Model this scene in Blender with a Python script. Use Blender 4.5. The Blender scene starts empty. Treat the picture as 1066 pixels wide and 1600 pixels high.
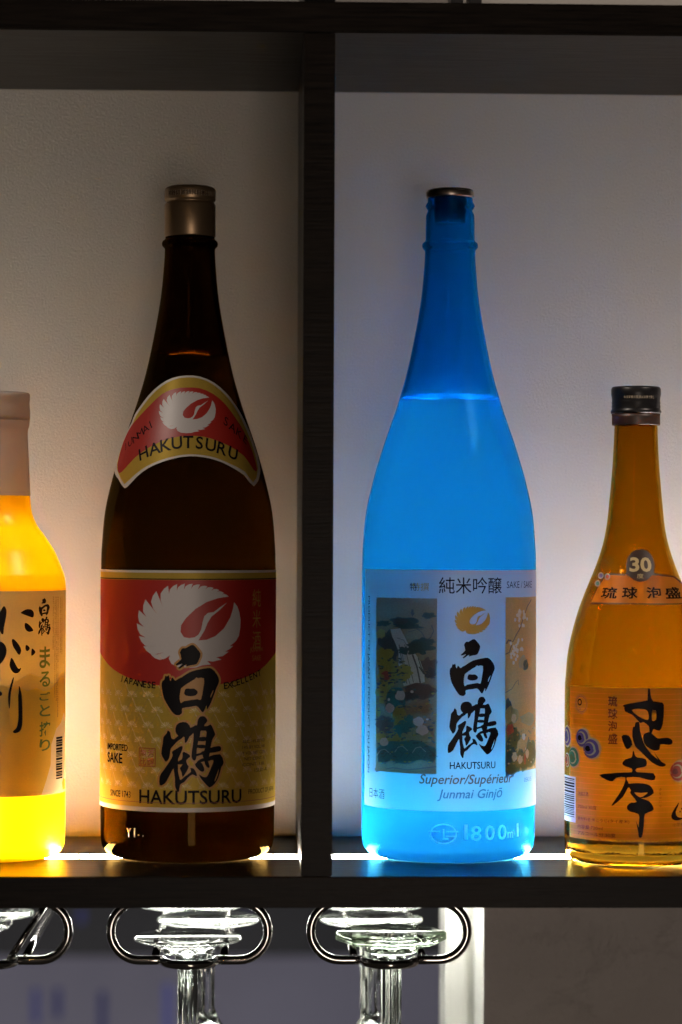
import bpy, bmesh, math, random
from mathutils import Vector, Matrix
import numpy as np

random.seed(7)
scene = bpy.context.scene
col = scene.collection
rad = math.radians

# ------------------------------------------------------------------ camera
CAM = (-0.04799, -1.49876, 0.19105, 0.03186, 0.0093, 0.00388)   # x y z yaw pitch roll
FPX = 4163.0
def cam_axes():
    yaw, pi_, ro = CAM[3:]
    f = Vector((math.sin(yaw)*math.cos(pi_), math.cos(yaw)*math.cos(pi_), math.sin(pi_)))
    r = Vector((math.cos(yaw), -math.sin(yaw), 0)); u = r.cross(f)
    c, s = math.cos(ro), math.sin(ro)
    return f, r*c+u*s, -r*s+u*c
AXF, AXR, AXU = cam_axes()
cd = bpy.data.cameras.new('camera'); cam = bpy.data.objects.new('camera', cd); col.objects.link(cam)
cam.matrix_world = Matrix(((AXR.x, AXU.x, -AXF.x, CAM[0]), (AXR.y, AXU.y, -AXF.y, CAM[1]), (AXR.z, AXU.z, -AXF.z, CAM[2]), (0,0,0,1)))
cd.sensor_fit = 'VERTICAL'; cd.sensor_height = 36; cd.lens = FPX/1600*36
cd.clip_start = 0.05; cd.clip_end = 50
cd.dof.use_dof = True; cd.dof.focus_distance = 1.575; cd.dof.aperture_fstop = 5.0
scene.camera = cam

# ------------------------------------------------------------------ world, lamps, exposure
w = bpy.data.worlds.new('World'); scene.world = w; w.use_nodes = True
w.node_tree.nodes['Background'].inputs[0].default_value = (1.0, 0.82, 0.66, 1)
w.node_tree.nodes['Background'].inputs[1].default_value = 0.010
def area(name, loc, target, sx, sy, power, color):
    l = bpy.data.lights.new(name, 'AREA'); l.shape = 'RECTANGLE'; l.size = sx; l.size_y = sy
    l.energy = power; l.color = color
    o = bpy.data.objects.new(name, l); col.objects.link(o); o.location = loc
    o.rotation_euler = (Vector(target)-Vector(loc)).to_track_quat('-Z', 'Y').to_euler()
    return o
area('room_lamp', (-1.15, -0.80, 1.65), (-.1, 0.05, 0.15), 0.25, 0.25, 15.0, (1.0, 0.87, 0.74))
area('side_lamp', (1.15, -0.85, 1.55), (0.15, 0.05, 0.15), 0.22, 0.22, 10.0, (1.0, 0.82, 0.70))
area('front_fill', (0.35, -3.6, -0.40), (0.1, 0.2, 0.0), 0.6, 0.9, 12.0, (1.0, 0.82, 0.69))  # unseen fill added low in front, lifts the plaster wall and general ambient
area('back_room_fill', (-0.2, 0.7, -1.1), (-0.2, 2.4, -0.5), 0.5, 0.3, 8.0, (0.92, 0.90, 1.0))  # unseen fill added below the view to brighten the far wall
for i, (p, e, r_, c) in enumerate([((-0.42, -2.6, 1.15), 1.0, .012, (1, .55, .2)), ((-0.15, -2.9, 1.0), 0.8, .012, (1, .8, .55))]):
    l = bpy.data.lights.new('bulb_light', 'POINT'); l.energy = e; l.shadow_soft_size = r_; l.color = c
    o = bpy.data.objects.new('bulb_light', l); col.objects.link(o); o.location = p
STRIP = 114.0
scene.view_settings.view_transform = 'Standard'; scene.view_settings.look = 'None'
scene.view_settings.exposure = 0; scene.view_settings.gamma = 1; scene.view_settings.use_curve_mapping = False
scene.render.engine = 'CYCLES'
cy = scene.cycles
cy.max_bounces = 40; cy.transmission_bounces = 36; cy.diffuse_bounces = 6; cy.glossy_bounces = 8; cy.transparent_max_bounces = 16
cy.caustics_reflective = True; cy.caustics_refractive = True; cy.blur_glossy = 0.3
cy.sample_clamp_indirect = 60.0; cy.sample_clamp_direct = 0
cy.use_denoising = True
try: cy.denoiser = 'OPENIMAGEDENOISE'
except Exception: pass

# ------------------------------------------------------------------ materials
def mat(name):
    m = bpy.data.materials.new(name); m.use_nodes = True
    nt = m.node_tree; nt.nodes.clear()
    out = nt.nodes.new('ShaderNodeOutputMaterial')
    return m, nt, out
def N(nt, t, **kw):
    n = nt.nodes.new(t)
    for k, v in kw.items():
        if k in n.inputs: n.inputs[k].default_value = v
        else: setattr(n, k, v)
    return n
def rgba(c): return (c[0], c[1], c[2], 1)
def principled(name, color, rough=.5, metal=0, spec=.5, coat=0, bump=0, bscale=200, cvar=0, cscale=60, stretch=(1,1,1)):
    m, nt, out = mat(name); L = nt.links.new
    p = N(nt, 'ShaderNodeBsdfPrincipled')
    p.inputs['Base Color'].default_value = rgba(color); p.inputs['Roughness'].default_value = rough
    p.inputs['Metallic'].default_value = metal; p.inputs['Specular IOR Level'].default_value = spec
    p.inputs['Coat Weight'].default_value = coat
    tc = N(nt, 'ShaderNodeTexCoord'); mp = N(nt, 'ShaderNodeMapping'); mp.inputs['Scale'].default_value = stretch
    L(tc.outputs['Object'], mp.inputs[0])
    if cvar:
        n = N(nt, 'ShaderNodeTexNoise'); n.inputs['Scale'].default_value = cscale; n.inputs['Detail'].default_value = 6
        L(mp.outputs[0], n.inputs['Vector'])
        mx = N(nt, 'ShaderNodeMix', data_type='RGBA')
        mx.inputs[6].default_value = rgba([c*(1-cvar) for c in color]); mx.inputs[7].default_value = rgba([min(1, c*(1+cvar)) for c in color])
        L(n.outputs['Fac'], mx.inputs[0]); L(mx.outputs[2], p.inputs['Base Color'])
    if bump:
        n = N(nt, 'ShaderNodeTexNoise'); n.inputs['Scale'].default_value = bscale; n.inputs['Detail'].default_value = 5
        L(mp.outputs[0], n.inputs['Vector'])
        b = N(nt, 'ShaderNodeBump'); b.inputs['Strength'].default_value = bump; b.inputs['Distance'].default_value = .001
        L(n.outputs['Fac'], b.inputs['Height']); L(b.outputs[0], p.inputs['Normal'])
    L(p.outputs[0], out.inputs[0])
    return m
def paper(name, color, trans=.35, rough=.45, gloss=.06, tcolor=None, metal=0, bump=.0, cvar=0.0):
    """printed paper: reflects from the front, lets light through from behind"""
    m, nt, out = mat(name); L = nt.links.new
    d = N(nt, 'ShaderNodeBsdfDiffuse'); d.inputs[0].default_value = rgba(color)
    t = N(nt, 'ShaderNodeBsdfTranslucent'); t.inputs[0].default_value = rgba(tcolor or color)
    if cvar or bump:
        tc = N(nt, 'ShaderNodeTexCoord'); n = N(nt, 'ShaderNodeTexNoise'); n.inputs['Scale'].default_value = 900; n.inputs['Detail'].default_value = 4
        mp = N(nt, 'ShaderNodeMapping'); mp.inputs['Scale'].default_value = (1, 1, 2.5)
        L(tc.outputs['Object'], mp.inputs[0]); L(mp.outputs[0], n.inputs['Vector'])
        if cvar:
            for nd, c in ((d, color), (t, tcolor or color)):
                mx = N(nt, 'ShaderNodeMix', data_type='RGBA')
                mx.inputs[6].default_value = rgba([x*(1-cvar) for x in c]); mx.inputs[7].default_value = rgba([min(1, x*(1+cvar)) for x in c])
                L(n.outputs['Fac'], mx.inputs[0]); L(mx.outputs[2], nd.inputs[0])
        if bump:
            b = N(nt, 'ShaderNodeBump'); b.inputs['Strength'].default_value = bump; b.inputs['Distance'].default_value = .0004
            L(n.outputs['Fac'], b.inputs['Height']); L(b.outputs[0], d.inputs['Normal'])
    mx = N(nt, 'ShaderNodeMixShader'); mx.inputs[0].default_value = trans
    L(d.outputs[0], mx.inputs[1]); L(t.outputs[0], mx.inputs[2])
    g = N(nt, 'ShaderNodeBsdfGlossy'); g.inputs['Roughness'].default_value = rough
    g.inputs[0].default_value = rgba(color) if metal else (1, 1, 1, 1)
    m2 = N(nt, 'ShaderNodeMixShader'); m2.inputs[0].default_value = metal or gloss
    L(mx.outputs[0], m2.inputs[1]); L(g.outputs[0], m2.inputs[2]); L(m2.outputs[0], out.inputs[0])
    return m
def glass(name, color, rough=0.0, ior=1.45, translucent=0.0, tcolor=None, bump=0, bscale=60, gcoat=0):
    m, nt, out = mat(name); L = nt.links.new
    g = N(nt, 'ShaderNodeBsdfGlass'); g.inputs['Color'].default_value = rgba(color); g.inputs['Roughness'].default_value = rough
    g.inputs['IOR'].default_value = ior
    last = g.outputs[0]
    if bump:
        tc = N(nt, 'ShaderNodeTexCoord'); n = N(nt, 'ShaderNodeTexNoise'); n.inputs['Scale'].default_value = bscale; n.inputs['Detail'].default_value = 3
        L(tc.outputs['Object'], n.inputs['Vector'])
        b = N(nt, 'ShaderNodeBump'); b.inputs['Strength'].default_value = bump; b.inputs['Distance'].default_value = .001
        L(n.outputs['Fac'], b.inputs['Height']); L(b.outputs[0], g.inputs['Normal'])
    if translucent:
        t = N(nt, 'ShaderNodeBsdfTranslucent'); t.inputs[0].default_value = rgba(tcolor or color)
        mx = N(nt, 'ShaderNodeMixShader'); mx.inputs[0].default_value = translucent
        L(last, mx.inputs[1]); L(t.outputs[0], mx.inputs[2]); last = mx.outputs[0]
    if gcoat:
        gl = N(nt, 'ShaderNodeBsdfGlossy'); gl.inputs['Roughness'].default_value = .3
        mx = N(nt, 'ShaderNodeMixShader'); mx.inputs[0].default_value = gcoat
        L(last, mx.inputs[1]); L(gl.outputs[0], mx.inputs[2]); last = mx.outputs[0]
    L(last, out.inputs[0])
    return m
def emit(name, color, s):
    m, nt, out = mat(name); e = N(nt, 'ShaderNodeEmission'); e.inputs[0].default_value = rgba(color); e.inputs[1].default_value = s
    nt.links.new(e.outputs[0], out.inputs[0]); return m
def wood(name):
    m, nt, out = mat(name); L = nt.links.new
    p = N(nt, 'ShaderNodeBsdfPrincipled'); tc = N(nt, 'ShaderNodeTexCoord')
    mp = N(nt, 'ShaderNodeMapping'); mp.inputs['Scale'].default_value = (5, 34, 120)
    L(tc.outputs['Object'], mp.inputs[0])
    n = N(nt, 'ShaderNodeTexNoise'); n.inputs['Scale'].default_value = 5; n.inputs['Detail'].default_value = 8; n.inputs['Roughness'].default_value = .65
    L(mp.outputs[0], n.inputs['Vector'])
    cr = N(nt, 'ShaderNodeValToRGB'); cr.color_ramp.elements[0].position = .35; cr.color_ramp.elements[1].position = .7
    cr.color_ramp.elements[0].color = (.0015, .0011, .0009, 1); cr.color_ramp.elements[1].color = (.0105, .0075, .0055, 1)
    L(n.outputs['Fac'], cr.inputs[0]); L(cr.outputs[0], p.inputs['Base Color'])
    rr = N(nt, 'ShaderNodeMapRange'); rr.inputs['To Min'].default_value = .24; rr.inputs['To Max'].default_value = .42
    L(n.outputs['Fac'], rr.inputs['Value']); L(rr.outputs[0], p.inputs['Roughness'])
    p.inputs['Specular IOR Level'].default_value = .10
    b = N(nt, 'ShaderNodeBump'); b.inputs['Strength'].default_value = .35; b.inputs['Distance'].default_value = .0006
    L(n.outputs['Fac'], b.inputs['Height']); L(b.outputs[0], p.inputs['Normal'])
    L(p.outputs[0], out.inputs[0]); return m
def plaster(name):
    m, nt, out = mat(name); L = nt.links.new
    p = N(nt, 'ShaderNodeBsdfPrincipled'); tc = N(nt, 'ShaderNodeTexCoord')
    n = N(nt, 'ShaderNodeTexNoise'); n.inputs['Scale'].default_value = 14; n.inputs['Detail'].default_value = 10; n.inputs['Roughness'].default_value = .6
    mp = N(nt, 'ShaderNodeMapping'); mp.inputs['Scale'].default_value = (1, 1, 1.6)
    L(tc.outputs['Object'], mp.inputs[0]); L(mp.outputs[0], n.inputs['Vector'])
    v = N(nt, 'ShaderNodeTexVoronoi', feature='DISTANCE_TO_EDGE'); v.inputs['Scale'].default_value = 11
    wn = N(nt, 'ShaderNodeTexNoise'); wn.inputs['Scale'].default_value = 30
    va = N(nt, 'ShaderNodeVectorMath', operation='MULTIPLY_ADD'); va.inputs[1].default_value = (.05, .05, .05)
    L(wn.outputs['Color'], va.inputs[0]); L(mp.outputs[0], va.inputs[2]); L(va.outputs[0], v.inputs['Vector'])
    cr = N(nt, 'ShaderNodeValToRGB'); cr.color_ramp.elements[0].position = 0; cr.color_ramp.elements[1].position = .02
    cr.color_ramp.elements[0].color = (.55, .55, .55, 1)
    L(v.outputs['Distance'], cr.inputs[0])
    n3 = N(nt, 'ShaderNodeTexNoise'); n3.inputs['Scale'].default_value = 300; n3.inputs['Detail'].default_value = 3
    L(tc.outputs['Object'], n3.inputs['Vector'])
    a1 = N(nt, 'ShaderNodeMath', operation='MULTIPLY_ADD'); a1.inputs[1].default_value = .25
    L(n3.outputs['Fac'], a1.inputs[0]); L(n.outputs['Fac'], a1.inputs[2])
    a2 = N(nt, 'ShaderNodeMath', operation='MULTIPLY_ADD'); a2.inputs[1].default_value = .12
    L(cr.outputs[0], a2.inputs[0]); L(a1.outputs[0], a2.inputs[2])
    b = N(nt, 'ShaderNodeBump'); b.inputs['Strength'].default_value = .8; b.inputs['Distance'].default_value = .004
    L(a2.outputs[0], b.inputs['Height']); L(b.outputs[0], p.inputs['Normal'])
    c2 = N(nt, 'ShaderNodeValToRGB'); c2.color_ramp.elements[0].position = .3; c2.color_ramp.elements[1].position = .75
    c2.color_ramp.elements[0].color = (.60, .555, .53, 1); c2.color_ramp.elements[1].color = (.68, .63, .60, 1)
    L(n.outputs['Fac'], c2.inputs[0]); L(c2.outputs[0], p.inputs['Base Color'])
    p.inputs['Roughness'].default_value = .55
    L(p.outputs[0], out.inputs[0]); return m

M = {}
M['wood'] = wood('dark_wood')
M['plaster'] = plaster('painted_plaster')
M['panel'] = principled('panel_board', (.46, .435, .40), rough=.75, bump=.5, bscale=900, cvar=.12, cscale=1100)
M['jamb'] = principled('jamb_paint', (.74, .74, .7), rough=.5, bump=.3, bscale=40, cvar=.08, cscale=30, stretch=(4, 4, .5))
M['chrome'] = principled('chrome', (.62, .6, .58), rough=.13, metal=1)
M['clear'] = glass('clear_glass', (.985, 1, .985), ior=1.5, translucent=.09, tcolor=(.9, .95, .9))
M['stemglass'] = glass('stem_glass', (.985, 1, .985), ior=1.5)
M['greenish'] = glass('greenish_glass', (.93, .99, .92), ior=1.5, bump=.15, bscale=120, translucent=.06, tcolor=(.8, .95, .7))
M['brown'] = glass('brown_glass', (.17, .105, .03), ior=1.42)
M['brownin'] = glass('brown_inner_glass', (.95, .9, .85), ior=1.42)
M['amber'] = glass('amber_glass', (.77, .57, .14), ior=1.47, bump=.10, bscale=260)
M['blue'] = glass('blue_frosted_glass', (.10, .64, 1.0), rough=.22, ior=1.4, translucent=.25, tcolor=(.10, .57, 1.0))
M['bluein'] = glass('blue_inner_glass', (.16, .80, .97), rough=.05, ior=1.4)
M['yellow'] = glass('yellow_cloudy_glass', (.97, .66, .05), rough=.5, ior=1.35, translucent=.8, tcolor=(.97, .62, .02), gcoat=.03)
M['sleeve'] = paper('neck_sleeve_plastic', (.44, .385, .335), trans=.22, tcolor=(.8, .78, .74), gloss=.05)
M['greycap'] = paper('grey_cap_plastic', (.30, .275, .26), trans=.25, gloss=.08, tcolor=(.6, .57, .55))
M['goldcap'] = principled('gold_cap_metal', (.42, .29, .17), rough=.38, metal=.75)
M['golddark'] = principled('cap_print', (.10, .06, .035), rough=.5)
M['goldlite'] = principled('cap_print_pale', (.6, .5, .36), rough=.5)
M['silvercap'] = principled('silver_cap_metal', (.55, .48, .42), rough=.3, metal=1)
M['blackcap'] = principled('black_cap_metal', (.012, .011, .012), rough=.35)
M['stopper'] = principled('dark_stopper', (.02, .03, .035), rough=.3)
# printed inks
INK = (.006, .005, .006)
M['ink'] = paper('black_ink', INK, trans=.0, gloss=.012)
M['bpaper'] = paper('silver_label_paper', (.50, .495, .48), trans=.34, tcolor=(1, .96, .84), cvar=.06, bump=.4, gloss=.05)
M['gpaper'] = paper('gold_label_paper', (.50, .35, .085), trans=.5, tcolor=(1., .78, .08), cvar=.1, bump=.4, metal=.12, rough=.4)
M['gline'] = paper('pale_gold_ink', (.85, .74, .42), trans=.3, tcolor=(.9, .7, .2))
M['afine'] = paper('fine_cream_ink', (.18, .12, .03), trans=.7, tcolor=(.9, .7, .2), gloss=.01)
M['creamfig'] = paper('cream_figure_ink', (.75, .55, .25), trans=.1)
M['gdark'] = paper('dark_gold_ink', (.38, .27, .09), trans=.3, tcolor=(.7, .45, .06))
M['red'] = paper('red_ink', (.38, .014, .006), trans=.25, tcolor=(.9, .05, .01), cvar=.1)
M['white'] = paper('white_ink', (.62, .58, .57), trans=.25, cvar=.06)
M['silverline'] = paper('silver_ink', (.66, .62, .56), trans=.3)
M['outline'] = paper('orange_gold_ink', (.5, .24, .05), trans=.2)
M['seal'] = paper('seal_red_ink', (.42, .07, .02), trans=.2)
M['goldmark'] = paper('gold_mark_ink', (.62, .36, .05), trans=.25)
M['copper'] = paper('copper_ink', (.36, .13, .06), trans=.2)
M['grey'] = paper('grey_ink', (.2, .2, .2), trans=.2)
M['apaper'] = paper('cream_label_film', (.13, .085, .018), trans=.72, tcolor=(.70, .66, .12), cvar=.06, bump=.3, gloss=.015)
M['aink'] = paper('dark_brown_ink', (.05, .018, .004), trans=.25, tcolor=(.3, .1, .01))
M['acream'] = paper('cream_ink', (.18, .13, .03), trans=.75, tcolor=(.97, .8, .36), gloss=.015)
M['lpaper'] = paper('beige_label_paper', (.34, .30, .20), trans=.40, tcolor=(.52, .56, .42), cvar=.08, bump=.3)
M['lyellow'] = paper('yellow_wash_ink', (.50, .36, .04), trans=.62, tcolor=(.9, .72, .06), cvar=.1)
M['lpale'] = paper('pale_wash_ink', (.7, .62, .4), trans=.6, tcolor=(.95, .9, .7))
M['green'] = paper('green_ink', (.1, .19, .03), trans=.2)
M['barwhite'] = paper('barcode_white', (.75, .75, .75), trans=.35)
for nme, c in dict(olive=(.20, .15, .075), rock=(.05, .065, .07), pine=(.03, .07, .07), water=(.40, .52, .60), moss=(.26, .26, .05),
                   teal=(.03, .13, .15), flower=(.48, .6, .66), dusk=(.09, .07, .065), gold=(.62, .37, .10), cream=(.72, .62, .44),
                   branch=(.07, .04, .03), leaf=(.10, .13, .06), sage=(.22, .24, .13), navy=(.03, .06, .1), maroon=(.28, .06, .05),
                   violet=(.12, .07, .2), aqua=(.05, .2, .12), brick=(.45, .07, .02)).items():
    M['p_'+nme] = paper('paint_'+nme, [min(.9, x*(1.1 if nme == 'gold' else 1.9)) for x in c], trans=.52, cvar=.3, tcolor=[min(.97, x**(.6 if nme == 'gold' else .42)) for x in c])

# ------------------------------------------------------------------ helpers
def link(o, parent=None):
    col.objects.link(o)
    if parent:
        o.parent = parent
        if parent.type == 'EMPTY': o.matrix_parent_inverse = Matrix.Translation(-Vector(parent.location))
    return o
def empty(name, label, cat, group=None, loc=(0, 0, 0)):
    o = bpy.data.objects.new(name, None); col.objects.link(o); o.location = loc; o.empty_display_size = .02
    o['label'] = label; o['category'] = cat
    if group: o['group'] = group
    return o
def mesh_obj(name, verts, faces, mats, parent=None, fm=None, smooth=False):
    me = bpy.data.meshes.new(name); me.from_pydata([tuple(v) for v in verts], [], faces)
    for m in (mats if isinstance(mats, (list, tuple)) else [mats]): me.materials.append(m)
    if fm: me.polygons.foreach_set('material_index', fm)
    if smooth: me.polygons.foreach_set('use_smooth', [True]*len(me.polygons))
    me.update()
    o = bpy.data.objects.new(name, me); link(o, parent)
    return o
def bm_obj(name, bm, mats, parent=None, smooth=False):
    me = bpy.data.meshes.new(name); bm.to_mesh(me); bm.free()
    for m in (mats if isinstance(mats, (list, tuple)) else [mats]): me.materials.append(m)
    if smooth: me.polygons.foreach_set('use_smooth', [True]*len(me.polygons))
    o = bpy.data.objects.new(name, me); return link(o, parent)
def box(name, a, b, m, parent=None, bevel=0):
    bm = bmesh.new()
    c = [(a[i]+b[i])/2 for i in range(3)]; s = [abs(b[i]-a[i]) for i in range(3)]
    bmesh.ops.create_cube(bm, size=1, matrix=Matrix.Translation(c) @ Matrix.Diagonal((*s, 1)))
    if bevel: bmesh.ops.bevel(bm, geom=bm.edges[:], offset=bevel, segments=2, affect='EDGES')
    return bm_obj(name, bm, m, parent)
def lathe_data(prof, c, seg=96, flip=False, rfun=None):
    """prof: list of (z, r) from bottom to top; r=0 ends close on the axis"""
    vs, fs = [], []; rings = []
    for z, r in prof:
        if r < 1e-7:
            rings.append([len(vs)]); vs.append((c[0], c[1], c[2]+z))
        else:
            ring = []
            for i in range(seg):
                a = 2*math.pi*i/seg; rr = rfun(a, z, r) if rfun else r
                ring.append(len(vs)); vs.append((c[0]+rr*math.sin(a), c[1]-rr*math.cos(a), c[2]+z))
            rings.append(ring)
    for A, B in zip(rings, rings[1:]):
        for i in range(seg):
            j = (i+1) % seg
            if len(A) == 1 and len(B) == 1: continue
            if len(A) == 1: f = [A[0], B[j], B[i]]
            elif len(B) == 1: f = [A[i], A[j], B[0]]
            else: f = [A[i], A[j], B[j], B[i]]
            fs.append(f[::-1] if flip else f)
    return vs, fs
def lathe(name, prof, c, m, parent=None, seg=96, flip=False, rfun=None, extra=None):
    vs, fs = lathe_data(prof, c, seg, flip, rfun); fm = [0]*len(fs)
    mats = [m]
    if extra:   # (profile, material, flip)
        for pr, m2, fl in extra:
            v2, f2 = lathe_data(pr, c, seg, fl); n = len(vs)
            vs += v2; fs += [[i+n for i in f] for f in f2]
            if m2 not in mats: mats.append(m2)
            fm += [mats.index(m2)]*len(f2)
    return mesh_obj(name, vs, fs, mats, parent, fm, smooth=True)
def smoothprof(pts, n=6):
    """monotone smooth resampling of (z, r) points"""
    out = []
    P = [pts[0]]+pts+[pts[-1]]
    for i in range(1, len(P)-2):
        p0, p1, p2, p3 = P[i-1], P[i], P[i+1], P[i+2]
        for k in range(n):
            t = k/n
            out.append(tuple(.5*((2*p1[j])+(-p0[j]+p2[j])*t+(2*p0[j]-5*p1[j]+4*p2[j]-p3[j])*t*t+(-p0[j]+3*p1[j]-3*p2[j]+p3[j])*t**3) for j in (0, 1)))
    out.append(pts[-1]); return out
def tube(name, pts, r, m, parent=None, seg=14, closed=False):
    pts = [Vector(p) for p in pts]; n = len(pts); vs, fs = [], []
    up = None; prev = None
    for i, p in enumerate(pts):
        t = ((pts[(i+1) % n] if closed or i < n-1 else p)-(pts[i-1] if closed or i > 0 else p)).normalized()
        if up is None:
            up = t.orthogonal().normalized()
        else:
            up = (up-t*up.dot(t)).normalized()
        s = t.cross(up)
        for k in range(seg):
            a = 2*math.pi*k/seg; vs.append(p+(up*math.cos(a)+s*math.sin(a))*r)
    for i in range(n if closed else n-1):
        for k in range(seg):
            a, b = i*seg+k, i*seg+(k+1) % seg; j = (i+1) % n
            fs.append([a, j*seg+k, j*seg+(k+1) % seg, b])
    if not closed:
        fs.append(list(range(seg))); fs.append([(n-1)*seg+k for k in range(seg)][::-1])
    return mesh_obj(name, vs, [f[::-1] for f in fs], m, parent, smooth=True)
def at(px, py, Y):
    d = AXF*FPX+AXR*(px-533)+AXU*(800-py); o = Vector(CAM[:3]); return o+d*((Y-o.y)/d.y)

# ---- flat artwork (mm on the unrolled glass) wrapped on the bottle
def flat_mesh(splines=None, text=None, size=1, bold=0, shear=0, font_res=3):
    if text is None:
        cu = bpy.data.curves.new('t', 'CURVE'); cu.dimensions = '2D'; cu.fill_mode = 'BOTH'
        for s in splines:
            sp = cu.splines.new('POLY'); sp.points.add(len(s)-1); sp.use_cyclic_u = True
            for p, q in zip(sp.points, s): p.co = (q[0], q[1], 0, 1)
    else:
        cu = bpy.data.curves.new('t', 'FONT'); cu.body = text; cu.size = size; cu.offset = bold; cu.shear = shear
        cu.resolution_u = font_res; cu.fill_mode = 'BOTH'
    o = bpy.data.objects.new('t', cu); col.objects.link(o)
    dg = bpy.context.evaluated_depsgraph_get(); dg.update()
    me = bpy.data.meshes.new_from_object(o.evaluated_get(dg))
    vs = [(v.co.x, v.co.y) for v in me.vertices]; fs = [list(p.vertices) for p in me.polygons]
    bpy.data.objects.remove(o); bpy.data.curves.remove(cu); bpy.data.meshes.remove(me)
    return vs, fs
def catmull(pts, n=4):
    P = pts; L = len(P); out = []
    for i in range(L):
        p0, p1, p2, p3 = P[i-1], P[i], P[(i+1) % L], P[(i+2) % L]
        for k in range(n):
            t = k/n
            out.append(tuple(.5*((2*p1[j])+(-p0[j]+p2[j])*t+(2*p0[j]-5*p1[j]+4*p2[j]-p3[j])*t*t+(-p0[j]+3*p1[j]-3*p2[j]+p3[j])*t**3) for j in (0, 1)))
    return out
class Wrap:
    """artwork collected in (u, v) metres: u = arc length at reference radius, v = height z"""
    def __init__(s, c, rfun, R, off=.00012):
        s.c, s.rfun, s.R, s.off = c, rfun, R, off; s.v, s.f, s.m, s.mats, s.k = [], [], [], [], 0
    def uv(s, px, py):
        Y = s.c[1]-s.R; 
        for _ in range(6):
            p = at(px, py, Y); r = s.rfun(p.z)+s.off; dx = max(-r*.999, min(r*.999, p.x-s.c[0]))
            Y = s.c[1]-math.sqrt(r*r-dx*dx)
        return (math.asin(dx/r)*s.R, p.z)
    def add(s, vs, fs, mt, step=.0015, vstep=None, lift=None):
        if not vs: return
        bm = bmesh.new(); bv = [bm.verts.new((x, y, 0)) for x, y in vs]
        for f in fs:
            try: bm.faces.new([bv[i] for i in f])
            except Exception: pass
        xs = [v[0] for v in vs]; ys = [v[1] for v in vs]
        def cut(lo, hi, st, no):
            k = math.floor(lo/st)+1
            while k*st < hi:
                co = (k*st, 0, 0) if no[0] else (0, k*st, 0)
                bmesh.ops.bisect_plane(bm, geom=bm.verts[:]+bm.edges[:]+bm.faces[:], plane_co=co, plane_no=no, dist=1e-7); k += 1
        if max(xs)-min(xs) > step: cut(min(xs), max(xs), step, (1, 0, 0))
        if vstep and max(ys)-min(ys) > vstep: cut(min(ys), max(ys), vstep, (0, 1, 0))
        if lift is None: s.k += 1
        off = s.off+(2e-5+s.k*2e-6 if lift is None else lift)
        bm.verts.ensure_lookup_table(); bm.verts.index_update(); n = len(s.v)
        for v in bm.verts:
            a = v.co.x/s.R; r = s.rfun(v.co.y)+off
            s.v.append((s.c[0]+r*math.sin(a), s.c[1]-r*math.cos(a), v.co.y))
        if mt not in s.mats: s.mats.append(mt)
        mi = s.mats.index(mt)
        for f in bm.faces:
            idx = [v.index+n for v in f.verts]
            a, b, c_ = [Vector(s.v[i]) for i in idx[:3]]
            nn = (b-a).cross(c_-a); mid = Vector(((a.x+b.x+c_.x)/3-s.c[0], (a.y+b.y+c_.y)/3-s.c[1], 0))
            if nn.dot(mid) < 0: idx = idx[::-1]
            s.f.append(idx); s.m.append(mi)
        bm.free()
    def rect(s, u0, u1, v0, v1, mt, **k):
        s.add([(u0, v0), (u1, v0), (u1, v1), (u0, v1)], [[0, 1, 2, 3]], mt, **k)
    def poly(s, splines, mt, **k):
        vs, fs = flat_mesh(splines); s.add(vs, fs, mt, **k)
    def trace(s, pts_lists, mt, org, sc, smooth=3, **k):
        """polygons traced on the photograph, in enlarged-crop pixels"""
        sp = []
        for P in pts_lists:
            Q = catmull(P, smooth) if smooth > 1 else P
            sp.append([s.uv(org[0]+x/sc, org[1]+y/sc) for x, y in Q])
        s.poly(sp, mt, **k)
    def text(s, t, u, v, h, mt, w=None, align='c', bold=0, shear=0, rot=0, sx=1, vstep=None, res=3, **k):
        """text with cap height h metres; centre (or left) at u, baseline v; w forces the width"""
        vs, fs = flat_mesh(text=t, size=1, bold=bold, shear=shear, font_res=res)
        if not vs: return
        x0 = min(a for a, b in vs); x1 = max(a for a, b in vs); y0 = min(b for a, b in vs); y1 = max(b for a, b in vs)
        q = h/(y1-y0); qx = q*sx if w is None else w/(x1-x0)
        cx = (x0+x1)/2 if align == 'c' else x0
        cr, sr = math.cos(rot), math.sin(rot); out = []
        for a, b in vs:
            X, Y_ = (a-cx)*qx, (b-y0)*q
            out.append((u+X*cr-Y_*sr, v+X*sr+Y_*cr))
        s.add(out, fs, mt, vstep=vstep, **k)
    def textpx(s, t, box_, mt, **k):
        """text filling the photo-pixel box x0 y0 x1 y1 (measured on the glass)"""
        x0, y0, x1, y1 = box_
        a = s.uv(x0, (y0+y1)/2); b = s.uv(x1, (y0+y1)/2); tp = s.uv((x0+x1)/2, y0); bt = s.uv((x0+x1)/2, y1)
        s.text(t, (a[0]+b[0])/2, bt[1], tp[1]-bt[1], mt, w=b[0]-a[0], **k)
    def blob(s, px, py, rx, ry, mt, org, sc, n=14, jag=.22, seed=0, **k):
        rn = random.Random(seed*7919+int(px*13+py*7)); P = []
        for i in range(n):
            a = 2*math.pi*i/n; q = 1+rn.uniform(-jag, jag); P.append((px+rx*q*math.cos(a), py+ry*q*math.sin(a)))
        s.trace([P], mt, org, sc, smooth=3, **k)
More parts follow.
